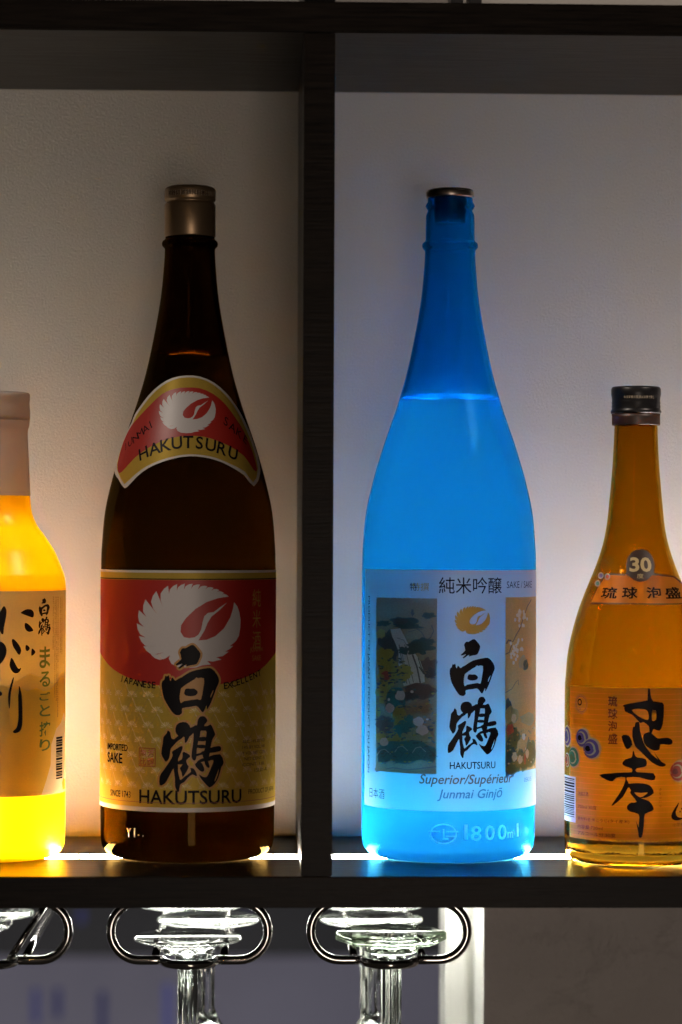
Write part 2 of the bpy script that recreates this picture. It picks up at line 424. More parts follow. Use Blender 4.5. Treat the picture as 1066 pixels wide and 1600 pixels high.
    def stroke(s, P, wd, mt, org, sc, **k):
        L_, R_ = [], []
        for i, p in enumerate(P):
            a = P[max(0, i-1)]; b = P[min(len(P)-1, i+1)]; dx, dy = b[0]-a[0], b[1]-a[1]; l = math.hypot(dx, dy) or 1
            w_ = wd if not isinstance(wd, (list, tuple)) else wd[i]
            L_.append((p[0]-dy/l*w_/2, p[1]+dx/l*w_/2)); R_.append((p[0]+dy/l*w_/2, p[1]-dx/l*w_/2))
        s.trace([L_+R_[::-1]], mt, org, sc, smooth=1, **k)
    def build(s, name, parent):
        return mesh_obj(name, s.v, s.f, s.mats, parent, s.m, smooth=True)
def interp(prof):
    zs = [p[0] for p in prof]; rs = [p[1] for p in prof]
    return lambda z: float(np.interp(z, zs, rs))

# ------------------------------------------------------------------ the shelf unit
D, H, T = .200, .47525, .0176
PL, PR = -.022, -.00447
XL, XR, TOP = -.42, .46, .62
shelf = empty('display_shelf', 'dark wood display shelf with pale back panel, holding the row of bottles', 'shelf', loc=(0, D/2, -T))
G0, G1, GZ = .0842, .1082, -.0004
def board(name, z0, z1):
    return box(name, (XL, 0, z0), (XR, D+.004, z1), M['wood'], shelf, bevel=.0006)
# lower board with a groove for the light strip
bm = bmesh.new()
sec = [(0, -T), (D+.004, -T), (D+.004, 0), (G1, 0), (G1, -.006), (G0, -.006), (G0, 0), (.0007, 0), (0, -.0007)]
for x in (XL, XR): 
    for y, z in sec: bm.verts.new((x, y, z))
bm.verts.ensure_lookup_table(); n = len(sec)
for i in range(n):
    j = (i+1) % n; bm.faces.new([bm.verts[i], bm.verts[j], bm.verts[j+n], bm.verts[i+n]])
bm.normal_update()
bmesh.ops.recalc_face_normals(bm, faces=bm.faces[:])
bm_obj('lower_board', bm, M['wood'], shelf)
board('upper_board', H, H+T)
box('divider', (PL, .0004, .0002), (PR, D-.0002, H-.0002), M['wood'], shelf, bevel=.0004)
box('divider', (PL, .0004, H+T+.0002), (PR, D-.0002, TOP), M['wood'], shelf, bevel=.0004)
box('back_panel', (XL, D, .0002), (XR, D+.0035, H-.0002), M['panel'], shelf)
box('back_panel', (XL, D, H+T+.0002), (XR, D+.0035, TOP), M['panel'], shelf)
box('side_board', (XL-T, 0, -T), (XL-.0002, D, TOP), M['wood'], shelf)
box('side_board', (XR+.0002, 0, -T), (XR+T, D, TOP), M['wood'], shelf)
for x0, x1, c, k in ((XL+.001, PL-.0003, (1, .90, .77), 1.12), (PR+.0003, .150, (.97, 1, .91), 1.0), (.1505, XR-.001, (1, .87, .82), .95)):
    o = box('light_strip', (x0, G0+.0003, -.0055), (x1, G1-.0003, GZ), emit('strip_light', c, STRIP*k), shelf)

# ------------------------------------------------------------------ bottles
BIG = [(0.3, 42.0), (1.4, 46.2), (4.2, 49.8), (9.0, 51.5), (20, 51.9), (60, 52.1), (120, 52.2), (171.5, 52.2), (186.9, 51.7), (206.2, 49.9), (225.5, 45.6),
       (244.8, 39.9), (260.3, 34.6), (273, 30.4), (288.5, 26.0), (307.4, 21.9), (331.8, 17.6), (352, 15.6), (361.6, 15.1), (363.4, 15.4),
       (364.7, 16.5), (366.1, 16.8), (367.5, 16.4), (368.8, 15.0), (370.2, 14.7)]
def mm(p): return [(a/1000, b/1000) for a, b in p]
def bottle_profiles(pts, lip, level, wall=2.6, topz=None):
    body = smoothprof(pts, 5)+lip
    outer = [(.004, 0), (.0038, .014), (.0022, .026), (.0009, .034), (.0004, .038)]+mm(body)
    outer[0] = (.0042, 0)
    zt = body[-1][0]
    outer_closed = outer+[(zt/1000+.0001, (body[-1][1]-2)/1000), (zt/1000+.0001, 0)]
    f = interp(mm(body))
    inn = [(level, 0), (level, f(level)-wall/1000)]
    z = level
    top = (topz or zt-.8)/1000
    while z < top-.004:
        z += .004; inn.append((z, max(.006, min(f(z), f(z-.002) if z > .36 else f(z))-wall/1000)))
    inn.append((top, inn[-1][1])); inn.append((top+.0002, 0))
    return outer_closed, inn, f

# -- brown bottle
BC = (-.0883, .100, .0002)
out_, inn_, fB = bottle_profiles(BIG, [(371.40, 14.6), (376.40, 14.6), (394.40, 13.6)], .2980)
def fb(z): return fB(max(.003, min(z-BC[2], .36)))
brown = empty('brown_glass_bottle', 'tall dark brown glass bottle with red and gold label, left of the divider', 'bottle', 'bottles standing on the lit shelf', BC)
lathe('body', out_, BC, M['brown'], brown, extra=[(inn_, M['brownin'], True)])
cap = lathe('cap', mm([(370.20, 13.6), (370.00, 15.0), (370.70, 15.3), (389.20, 15.3), (390.00, 14.9), (390.60, 14.2), (391.40, 14.2), (392.00, 15.0), (392.60, 15.3), (397.90, 15.3), (399.00, 14.9), (399.80, 13.9), (400.30, 12.5), (400.40, 0)]), BC, M['goldcap'], brown)
W = Wrap(BC, lambda z: .0153, .0153, .0001)
for i in range(120):
    a = i/120*2*math.pi*.0153
    if i % 4: W.rect(a, a+.00032, BC[2]+.3939, BC[2]+.3969, M['goldlite'] if i % 2 else M['golddark'])
W.text('初呑切', W.uv(272, 306)[0], BC[2]+.3940, .0028, M['golddark'], bold=.02)
W.text('醸造元', W.uv(296, 306)[0], BC[2]+.3940, .0028, M['golddark'], bold=.02)
W.text('日本酒', W.uv(318, 306)[0], BC[2]+.3940, .0028, M['golddark'], bold=.02)
W.build('printed_band', cap)

BLUE_O1, BLUE_O2, ZS = (690, 990), (690, 1085), 10.66
HAKU = [[[(545,90),(590,130),(645,210),(625,290),(590,350),(520,365),(455,380),(465,355),(430,370),(375,410),(355,400),(400,355),(400,345),(345,365),(322,350),(395,280),(375,190),(410,135),(450,135),(500,105)]],
        [[(185,505),(205,518),(230,500),(242,560),(255,575),(275,530),(315,575),(350,550),(400,525),(500,460),(590,430),(720,405),(790,410),(860,490),(888,580),(850,680),(790,850),(740,950),(728,950),(725,905),(700,960),(680,998),(655,985),(630,950),(590,915),(520,925),(405,945),(405,1000),(370,1038),(310,1030),(270,990),(230,930),(170,820),(145,720),(135,640),(145,580),(170,560)],
         [(565,555),(590,528),(610,540),(690,540),(680,680),(650,830),(600,822),(430,850),(395,875),(380,860),(370,800),(385,690),(410,660),(490,600)],
         [(815,695),(800,750),(775,805),(780,760)]],
        [[(432,730),(445,690),(470,678),(520,682),(560,680),(600,710),(605,740),(580,770),(520,782),(460,775),(435,755)]]]
TSURU = [[[(215,230),(250,260),(262,330),(300,350),(370,290),(420,320),(340,380),(270,460),(250,500),(235,600),(195,655),(165,620),(130,540),(150,400),(160,320),(200,275)]],
         [[(330,160),(380,125),(450,120),(500,160),(510,195),(545,180),(600,160),(600,270),(555,265),(530,290),(495,320),(480,360),(440,405),(435,320),(400,320),(350,300),(315,240)]],
         [[(600,160),(610,90),(640,45),(690,40),(715,60),(735,105),(700,150),(680,190),(640,250),(600,250)]],
         [[(560,240),(640,190),(640,290),(615,380),(595,500),(590,600),(565,640),(525,590),(545,420),(555,300)]],
         [[(660,175),(735,172),(780,150),(815,220),(838,290),(800,350),(775,470),(755,600),(745,650),(765,720),(740,735),(705,690),(690,620),(670,560),(700,480),(720,300),(715,235),(640,235)]],
         [[(620,325),(730,320),(730,370),(610,375)]], [[(605,425),(715,430),(710,472),(595,465)]], [[(590,548),(640,535),(700,500),(730,560),(650,562),(592,580)]],
         [[(598,655),(640,620),(700,600),(780,590),(770,640),(690,650),(610,668)]],
         [[(750,475),(890,440),(915,480),(890,515),(750,535)]],
         [[(740,590),(900,550),(948,665),(920,720),(880,860),(830,950),(770,1000),(740,985),(690,930),(650,880),(625,825),(665,850),(720,860),(755,800),(800,690),(810,632),(740,632)], [(885,745),(870,830),(835,915),(830,900),(862,810)]],
         [[(570,685),(640,650),(690,730),(690,780),(650,785),(600,740)]],
         [[(270,520),(330,480),(390,440),(412,460),(390,530),(350,620),(345,690),(280,760),(220,880),(180,945),(110,975),(110,850),(160,770),(240,650),(280,570)]],
         [[(290,680),(345,660),(350,780),(370,870),(385,900),(440,850),(520,790),(510,740),(560,750),(595,820),(590,850),(540,825),(480,870),(430,930),(380,960),(365,1050),(345,1055),(312,990),(310,880),(295,760)]],
         [[(410,540),(430,520),(500,560),(505,590),(460,630),(470,690),(490,720),(460,790),(410,860),(395,790),(375,740),(410,690),(345,690),(350,650),(400,620),(410,580)]]]
def kanji(W, mt, org_fn, outline=None, ow=0):
    """the two brush characters; org_fn maps (crop x, crop y, which) to a photo pixel"""
    for which, ch in ((0, HAKU), (1, TSURU)):
        for loops in ch:
            if outline:
                P = catmull(loops[0], 3); cx = sum(p[0] for p in P)/len(P); cy_ = sum(p[1] for p in P)/len(P)
                ar = sum(P[i-1][0]*P[i][1]-P[i][0]*P[i-1][1] for i in range(len(P)))
                Q = []
                for i in range(len(P)):
                    a, b = P[i-2], P[(i+2) % len(P)]; dx, dy = b[0]-a[0], b[1]-a[1]; l = math.hypot(dx, dy) or 1; sg = 1 if ar > 0 else -1
                    Q.append((P[i][0]+sg*dy/l*ow, P[i][1]-sg*dx/l*ow))
                W.poly([[W.uv(*org_fn(x, y, which)) for x, y in Q]], outline)
    W.k += 3
    for which, ch in ((0, HAKU), (1, TSURU)):
        for loops in ch:
            sp = [[W.uv(*org_fn(x, y, which)) for x, y in catmull(P, 2)] for P in loops]
            W.poly(sp, mt)
# crane crest, traced once in crop pixels (bbox 55..1012, 72..815)
TIPS = [(905,190),(862,158),(818,130),(765,110),(708,95),(640,80),(572,72),(500,72),(428,76),(345,90),(235,140),(135,215),(75,312),(55,432),(75,548),(115,640),(190,722),(350,752)]
NOT = [(835,165),(790,148),(740,140),(680,132),(612,134),(546,134),(480,148),(415,168),(346,208),(278,268),(222,342),(180,425),(155,500),(180,585),(232,658),(290,716),(350,745)]
def crest():
    P = [TIPS[0]]
    for i in range(len(NOT)):
        (tx, ty), (nx, ny) = TIPS[i], NOT[i]; dx, dy = nx-tx, ny-ty
        for t, o in ((.2, .16), (.45, .25), (.75, .17)): P.append((tx+dx*t-dy*o, ty+dy*t+dx*o))
        P.append((nx, ny)); P.append(TIPS[i+1])
    P += [(375,800),(430,830),(520,838),(600,835),(660,815),(740,806),(705,775),(760,780),(840,762),(790,742),(850,730),(908,690),(870,690),(915,665),(948,638),(915,640),(955,610),(975,590),(1000,545),(1012,470),(1015,400),(1003,330),(985,280),(955,240)]
    P += [(945,300),(920,380),(860,480),(780,550),(700,582),(625,588),(680,500),(710,430),(745,372),(820,312),(890,243),(820,290),(765,330),(712,338),(680,368),(664,420),(650,490),(625,535),(590,560),(540,568),(490,558),(460,510),(465,450),(510,385),(600,300),(700,240),(800,205)]
    return P
NOT = [(x+(530-x)*.07, y+(430-y)*.07) for x, y in NOT]
CREST = crest()
def add_crest(W, mt, x0, y0, x1, y1, cx=None):
    """crest filling a box given in photo pixels on the glass"""
    W.poly([[W.uv(x0+(x-55)/960*(x1-x0), y0+(y-72)/745*(y1-y0)) for x, y in CREST]], mt, vstep=.0015)

def arc_band(W, pts_top, pts_bot, mt, **k):
    sp = [W.uv(*p) for p in pts_top]+[W.uv(*p) for p in pts_bot[::-1]]
    W.poly([sp], mt, **k)

W = Wrap(BC, lambda z: .0523, .0522)
R_ = .0522
zt, zb = .1712, .0311
W.rect(-.1250, .1250, zb, zt, M['silverline'], lift=0)
W.rect(-.1250, .1250, zb+.0026, zt-.0014, M['gpaper'])
W.rect(-.1250, .1250, zt-.0054, zt-.0048, M['ink'])
# fan and lattice pattern of the gold paper
rp = random.Random(3)
for iy in range(8):
    for ix in range(-9, 10):
        u = ix*.0112+(.0056 if iy % 2 else 0); v = .0445+iy*.0088
        if v > .098 or abs(u) > .085: continue
        for q in range(9):
            a = math.pi*(q+.5)/9; r0, r1 = .0012, .0036
            W.add([(u+r0*math.cos(a)-.00010*math.sin(a), v+r0*math.sin(a)), (u+r1*math.cos(a)-.0002*math.sin(a), v+r1*math.sin(a)+.0002*math.cos(a)), (u+r1*math.cos(a)+.0002*math.sin(a), v+r1*math.sin(a)-.0002*math.cos(a)), (u+r0*math.cos(a)+.00010*math.sin(a), v+r0*math.sin(a))], [[0, 1, 2, 3]], M['gline'], lift=.000024)
        for sx in (-1, 1):
            P = [(u+sx*(.0056*t), v+.0044*2*t*.9+.0006*math.sin(t*9)) for t in [i/8 for i in range(9)]]
            P2 = [(a, b-.00042) for a, b in P]
            W.add(P+P2[::-1], [[i, i+1, 16-i, 17-i] for i in range(8)], M['gdark'] if sx > 0 else M['gline'], lift=.000028)
W.k += 20
# red field, its lower edge a shallow arc
N_ = 40; top = []; 
red = [(-.1250, zt-.0056), (.1250, zt-.0056)]
for i in range(N_+1):
    u = .1250-.25*i/N_; red.append((u, .1035+.0160*min(1, (abs(u)/.066)**2.0)+(max(0, abs(u)-.066)*.2)))
W.poly([red], M['red'])
add_crest(W, M['white'], 214, 912, 376, 1040)
def okan(x, y, w_):   # the brush characters at the brown label: x 248..348, y 1005..1230
    if w_ == 0: px, py = 690+x/ZS, 990+y/ZS
    else: px, py = 690+x/ZS, 1085+y/ZS
    return (250+(px-700.5)*1.27, 1007+(py-998)*1.235)
kanji(W, M['ink'], okan, outline=M['outline'], ow=26)
for i, ch in enumerate('JAPANESE'):
    t = i/7; px, py = 190+t*50, 1060+10*math.sin(t*1.5); u, v = W.uv(px, py)
    W.text(ch, u, v-.0020, .0038, M['ink'], bold=.015, rot=-.20+.13*t)
for i, ch in enumerate('EXCELLENT'):
    t = i/8; px, py = 353+t*53, 1071-20*t**1.3; u, v = W.uv(px, py)
    W.text(ch, u, v-.0020, .0038, M['ink'], bold=.015, rot=.08+.22*t)
W.textpx('HAKUTSURU', (218, 1235, 377, 1257), M['ink'], bold=.016)
W.text('SINCE 1743', W.uv(187, 1245)[0], W.uv(187, 1245)[1], .0038, M['ink'], w=.0185, bold=.01)
W.text('PRODUCT OF JAPAN', W.uv(388, 1245)[0], W.uv(388, 1243)[1], .0036, M['ink'], w=.030, align='l')
W.text('IMPORTED', W.uv(197, 1168)[0]-.0085, W.uv(190, 1173)[1], .0038, M['ink'], w=.020, bold=.01)
W.text('SAKE', W.uv(186, 1190)[0]-.0045, W.uv(180, 1192)[1], .0060, M['ink'], w=.0155, bold=.02)
u, v = W.uv(230, 1183)
for a, b, c_, d_ in ((-.0052, .0052, .0050, .0054), (-.0052, .0052, -.0054, -.0050), (-.0054, -.0050, -.0052, .0052), (.0050, .0054, -.0052, .0052)):
    W.rect(u+a, u+b, v+c_, v+d_, M['seal'])
for ch, a, b in (('芳', .0025, .0003), ('醇', .0025, -.0047), ('無', -.0025, .0003), ('比', -.0025, -.0047)):
    W.text(ch, u+a, v+b, .0043, M['seal'])
for i, ch in enumerate('純米酒'):
    u, v = W.uv(401, 934+i*33); W.text(ch, u, v-.0052, .0104, M['outline'], sx=.72)
u, v = W.uv(401, 1020); W.text('JUNMAI', u, v, .0032, M['outline'], w=.012)
W.text('SAKE', u, v-.0046, .0032, M['outline'], w=.008)
rt = random.Random(5)
for k in range(5):
    u, v = W.uv(398, 1160+k*9); W.text('ALC. 14% BY VOL. NET CONT. 1.8L'[k*5:k*5+14], u, v, .0018, M['aink'], w=.020)
u, v = W.uv(408, 1205); W.text('15L01-A', u, v, .0022, M['ink'], w=.013)
W.rect(-.1250, .1250, zb+.0052, zb+.0055, M['copper'])
W.build('label', brown)

# neck label: an arched band traced on the photograph
NW = Wrap(BC, fb, .0400)
NO, NS = (150, 560), 3.676
top_e = [(125,560),(150,480),(205,370),(225,320),(300,215),(370,150),(440,112),(520,98),(600,105),(680,140),(750,200),(800,265),(850,350),(900,470),(945,640)]
bot_e = [(908,735),(850,670),(760,615),(690,585),(620,568),(540,562),(460,572),(380,595),(300,630),(235,680),(180,738),(155,735),(108,640)]
NW.trace([top_e+bot_e], M['silverline'], NO, NS, smooth=2, vstep=.0015)
top_i = [(133,560),(158,480),(212,375),(235,325),(308,225),(376,161),(445,123),(520,109),(600,116),(674,150),(742,209),(790,270),(840,358),(890,475),(930,630)]
bot_i = [(903,712),(855,650),(765,603),(692,572),(620,556),(540,550),(460,560),(375,583),(290,620),(225,668),(170,718),(157,712),(122,635)]
NW.k += 14
NW.trace([top_i+bot_i], M['gpaper'], NO, NS, smooth=2, vstep=.0015)
r_t = [(125,610),(155,490),(200,395),(240,345),(310,270),(380,205),(450,175),(520,167),(600,172),(675,205),(740,260),(800,340),(850,420),(900,540),(925,640)]
r_b = [(905,640),(850,560),(760,500),(690,470),(620,450),(540,444),(460,452),(380,475),(300,515),(225,570),(170,630),(135,660)]
NW.k += 14
NW.trace([r_t+r_b], M['red'], NO, NS, smooth=2, vstep=.0015)
NW.k += 14
add_crest(NW, M['white'], 248.5, 611, 337, 675)
for i, ch in enumerate('HAKUTSURU'):
    t = i/8; x = 285+t*490; y = 560-78*math.sin(math.pi*(.06+.88*t))**.9; px, py = NO[0]+x/NS, NO[1]+y/NS
    u, v = NW.uv(px, py); NW.text(ch, u, v-.0035, .0074, M['ink'], rot=.42-.84*t, bold=.014, vstep=.003)
for i, ch in enumerate('JUNMAI'):
    t = i/5; u, v = NW.uv(NO[0]+(178+t*148)/NS, NO[1]+(505-t*125)/NS); NW.text(ch, u, v-.002, .0052, M['ink'], rot=.80-.12*t, vstep=.003)
for i, ch in enumerate('SAKE'):
    t = i/3; u, v = NW.uv(NO[0]+(738+t*110)/NS, NO[1]+(365+t*100)/NS); NW.text(ch, u, v-.002, .0056, M['ink'], rot=-.55-.25*t, vstep=.003)
NW.build('neck_label', brown)

# -- blue frosted bottle
UC = (.0680, .100, .0002)
lipb = [(370.40, 14.7), (384.00, 14.6), (385.40, 14.1), (386.60, 13.5), (387.60, 13.4), (388.60, 14.2), (390.00, 14.8), (391.40, 14.2), (392.40, 13.5), (394.80, 13.4)]
out_, inn_, fU = bottle_profiles(BIG, lipb, .2724)
def fu(z): return fU(max(.003, min(z-UC[2], .36)))
blue = empty('blue_frosted_bottle', 'tall frosted blue glass bottle glowing from below, right of the divider', 'bottle', 'bottles standing on the lit shelf', UC)
lathe('body', out_, UC, M['blue'], blue, extra=[(inn_, M['bluein'], True)])
lathe('cap', mm([(394.90, 12.8), (394.70, 14.3), (395.50, 14.6), (398.20, 14.5), (399.30, 13.8), (399.90, 12.5), (400.20, 0)]), UC, M['silvercap'], blue)
lathe('stopper', mm([(379.40, 0), (379.40, 9.0), (384.40, 9.6), (394.00, 9.6), (394.40, 0)]), UC, M['stopper'], blue, seg=48)
# moulded base lettering and mark; light on the relief put into a paler colour
EW = Wrap(UC, fu, .0522, off=.0)
def emboss(name, items, parent, c, f, m, thick=.0006):
    E = Wrap(c, f, .0522, off=-.0002); 
    for t, px, py, h, w_ in items:
        u, v = E.uv(px, py); E.text(t, u, v, h, m, w=w_, lift=thick, bold=.01)
    o = E.build(name, parent); md = o.modifiers.new('solid', 'SOLIDIFY'); md.thickness = thick*1.5; md.offset = -1
    return o
EMB = paper('moulded_pale_tint', (.3, .7, 1), trans=.85, tcolor=(.55, .9, 1), gloss=.06)
o = emboss('moulded_lettering', [('1', 728, 1312, .0088, .0020), ('8', 744, 1314, .0088, .0062), ('0', 765, 1313, .0088, .0062), ('0', 784, 1312, .0088, .0062), ('m', 797, 1309, .0036, .0044), ('l', 808, 1307, .0078, .0013)], blue, UC, fu, EMB)
E = Wrap(UC, fu, .0522, off=-.0002)
u0, v0 = E.uv(693, 1303)
ring = [(u0+.0080*math.cos(a)*s_, v0+.0060*math.sin(a)*s_) for s_, rg in ((1, 1),) for a in [i/32*2*math.pi for i in range(32)]]
ring2 = [(u0+.0072*math.cos(a), v0+.0052*math.sin(a)) for a in [i/32*2*math.pi for i in range(32)]]
E.poly([ring, ring2], EMB, lift=.0006)
for a, b, c_, d_ in ((-.0085, -.0022, .0010, .0018), (-.0004, .0006, -.0026, .0030), (.0015, .0085, .0010, .0018), (.0015, .0078, -.0018, -.0010), (-.0004, .0030, -.0032, -.0024)):
    E.rect(u0+a, u0+b, v0+c_, v0+d_, EMB, lift=.0006)
oo = E.build('moulded_mark', blue); md = oo.modifiers.new('solid', 'SOLIDIFY'); md.thickness = .0009; md.offset = -1

emboss('moulded_lettering', [('Y', 202, 1308, .0052, .0034), ('I', 211, 1308, .0052, .0007), ('·', 217, 1306, .0008, .0008), ('·', 224, 1307, .0006, .0006)], brown, BC, fB, paper('moulded_painted_glint', (.8, .75, .7), trans=.2, gloss=.3, rough=.2), thick=.0004)  # glints on the brown relief painted as pale letters and dots
W = Wrap(UC, lambda z: .0523, .0522)
uL = W.uv(570.5, 1000)[0]; zt, zb = .1718, .0318
W.rect(uL, uL+.176, zb, zt, M['bpaper'], lift=0)
LO, LS = (580, 930), 5.717
def rectpx(x0, y0, x1, y1, mt):
    a, v1 = W.uv(x0, (y0)); b, v0 = W.uv(x1, y1); W.rect(a, b, W.uv((x0+x1)/2, y1)[1], W.uv((x0+x1)/2, y0)[1], mt, vstep=.01)
pu0 = W.uv(588, 1000)[0]; pu1 = W.uv(683, 1000)[0]; pv1 = W.uv(636, 934.5)[1]; pv0 = W.uv(636, 1208)[1]
W.rect(pu0, pu1, pv0, pv1, M['p_olive'])
def clipbox(u0, u1, v0, v1):
    pass
def B(x, y, rx, ry, m_, **k): W.blob(x, y, rx, ry, M['p_'+m_], LO, LS, **k)
for b in [(110,250,60,28,'pine'),(290,238,120,42,'pine'),(250,225,80,30,'rock'),(370,160,14,32,'rock'),(510,185,62,30,'pine'),(340,280,130,20,'pine'),
          (150,400,78,90,'rock'),(190,500,70,100,'rock'),(420,460,145,52,'pine'),(470,420,90,36,'pine'),(500,620,80,60,'dusk'),(530,700,50,50,'rock')]:
    B(*b, n=18, jag=.3, seed=1)
W.trace([[(175,305),(260,295),(300,370),(340,450),(400,530),(440,590),(475,690),(480,775),(430,790),(290,812),(265,700),(245,620),(245,500),(210,410),(188,370)]], M['p_water'], LO, LS, smooth=1)
for P, w_ in (([(250,440),(270,560),(300,680),(320,790)], 6), ([(300,440),(330,580),(380,780)], 5), ([(370,530),(410,640),(440,785)], 14), ([(230,380),(290,400),(320,450)], 4), ([(420,560),(450,650),(480,700)], 8), ([(270,480),(300,640),(350,800)], 4)):
    W.stroke(P, w_, M['p_rock'], LO, LS)
for b in [(300,490,50,34,'pine'),(420,475,110,50,'pine')]: B(*b, n=20, jag=.35, seed=5)
for P, w_ in (([(400,290),(450,330),(480,380)], 6), ([(540,270),(560,320),(530,380),(480,410)], 8), ([(430,640),(470,700),(520,720),(575,740)], 12), ([(330,330),(400,310),(470,300)], 5)):
    W.stroke(P, w_, M['p_rock'], LO, LS)
for b in [(88,342,42,42,'moss'),(95,560,50,100,'moss'),(150,520,60,45,'moss'),(160,620,70,60,'moss'),(285,695,85,72,'moss'),(150,720,90,90,'moss'),(110,850,65,70,'moss'),(98,930,30,40,'moss'),(66,1045,20,40,'moss'),
          (135,715,40,45,'maroon'),(440,860,145,70,'dusk'),(340,900,80,40,'rock'),(430,1010,150,70,'olive'),(220,960,90,130,'teal'),(120,1150,75,75,'dusk'),(250,1080,60,90,'moss'),
          (340,1100,42,34,'teal'),(300,1200,90,80,'teal'),(420,1260,130,70,'sage'),(90,1270,45,50,'moss'),(200,1280,70,50,'moss'),(310,1400,240,95,'teal'),(520,1430,60,70,'teal'),(110,1440,60,60,'teal'),(530,1190,26,26,'navy')]:
    B(*b, n=18, jag=.18, seed=2)
rl = random.Random(11)
for i in range(230):
    z = rl.random()
    if z < .3: x, y = rl.uniform(60, 330), rl.uniform(560, 830)
    elif z < .75: x, y = rl.uniform(60, 570), rl.uniform(1100, 1520)
    else: x, y = rl.uniform(60, 570), rl.uniform(840, 1150)
    W.blob(x, y, rl.uniform(6, 22), rl.uniform(4, 9), M['p_'+rl.choice(['rock', 'teal', 'navy', 'pine', 'moss', 'leaf', 'teal'])], LO, LS, n=6, jag=.3, seed=i)
for k in range(9):
    cx_, cy_ = 120+k*52, 1400+30*math.sin(k*1.7); W.stroke([(cx_-60, cy_+30), (cx_-30, cy_-15), (cx_+10, cy_-25), (cx_+60, cy_+20)], 5, M['p_water' if k % 3 == 0 else 'p_navy'], LO, LS)
for x, y, rx, ry in ((268,895,46,42),(175,1010,38,46),(425,1128,50,42),(460,1208,55,42),(122,1308,36,38),(165,932,10,14),(370,860,14,12),(505,1108,12,8)):
    W.blob(x, y, rx, ry, M['p_flower'], LO, LS, n=12, jag=.14, seed=4)
    if rx > 20:
        for q in range(5): W.blob(x+rl.uniform(-.5, .5)*rx, y+rl.uniform(-.5, .5)*ry, rx*.16, ry*.10, M['p_water'], LO, LS, n=6, seed=q)
W.stroke([(50,1575),(200,1540),(330,1560),(585,1530)], 10, M['p_dusk'], LO, LS)
W.rect(pu0, pu1, pv0, pv0+.0016, M['p_olive'])
# the right painted panel (runs round the glass)
qu0 = W.uv(788.7, 1060)[0]; W.rect(qu0, qu0+.0365, pv0+.0004, pv1+.0006, M['p_gold'])
qs = (pv1-pv0)/1.0
def Q(fx, fy): return (qu0+fx*.0365, pv1-fy*(pv1-pv0))
def qblob(fx, fy, rx, ry, m_, n=12, jag=.2, seed=0):
    rn = random.Random(seed*31+int(fx*999)+int(fy*777)); P = []
    for i in range(n):
        a = 2*math.pi*i/n; q = 1+rn.uniform(-jag, jag); P.append((qu0+max(.0003, min(.0362, fx*.0365+rx*q*math.cos(a))), pv1-fy*(pv1-pv0)+ry*q*math.sin(a)))
    W.poly([catmull(P, 2)], M['p_'+m_])
def qstroke(F, w_, m_):
    P = [Q(*f) for f in F]; L1, R1 = [], []
    for i, p in enumerate(P):
        a = P[max(0, i-1)]; b = P[min(len(P)-1, i+1)]; dx, dy = b[0]-a[0], b[1]-a[1]; l = math.hypot(dx, dy)
        L1.append((p[0]-dy/l*w_/2, p[1]+dx/l*w_/2)); R1.append((p[0]+dy/l*w_/2, p[1]-dx/l*w_/2))
    W.poly([L1+R1[::-1]], M['p_'+m_])
qstroke([(.0, .32), (.08, .31), (.13, .27), (.10, .24), (.16, .25), (.24, .21), (.32, .18), (.42, .12), (.55, .05), (.7, .01)], .0007, 'branch')
qstroke([(.02, .26), (.06, .24), (.12, .245)], .0011, 'branch')
qstroke([(.30, .19), (.36, .165), (.40, .13)], .0004, 'branch'); qstroke([(0, .54), (.14, .52), (.24, .48), (.30, .47), (.3, .5)], .0004, 'branch')
for cx_, cy_, nn in ((.26, .10, 12), (.36, .13, 8), (.20, .29, 9), (.17, .34, 8), (.34, .27, 6), (.5, .1, 6)):
    for q in range(nn):
        W_x, W_y = cx_+rl.uniform(-.1, .1), cy_+rl.uniform(-.035, .035); qblob(W_x, W_y, .0010, .0011, 'cream', n=8, seed=q)
for fx, fy, rx, ry, m_ in ((.42, .37, .0045, .0042, 'sage'), (.5, .385, .003, .003, 'pine'), (.06, .62, .0032, .0045, 'navy'), (.12, .68, .006, .0055, 'sage'), (.14, .80, .0058, .008, 'leaf'), (.1, .76, .003, .004, 'maroon'),
                           (.2, .80, .006, .0035, 'leaf'), (.10, .94, .0065, .0085, 'navy'), (.06, .86, .003, .006, 'pine'), (.36, .9, .003, .0035, 'leaf'), (.2, .97, .006, .004, 'leaf'), (.45, .95, .004, .005, 'leaf'), (.6, .7, .01, .004, 'sage'), (.7, .9, .009, .008, 'leaf')):
    qblob(fx, fy, rx, ry, m_, jag=.22, n=16, seed=9)
for i in range(60): qblob(rl.uniform(.03, .95), rl.uniform(.72, .985), rl.uniform(.0003, .001), rl.uniform(.0003, .0008), rl.choice(['leaf', 'sage', 'gold', 'pine', 'moss', 'cream']), n=6, seed=i)
for fx, fy in ((.18, .69), (.34, .93), (.2, .91), (.55, .9)): qblob(fx, fy, .0022, .0026, 'cream', jag=.15, seed=3)
qblob(.48, .93, .0013, .003, 'maroon'); qblob(.44, .8, .002, .002, 'cream')
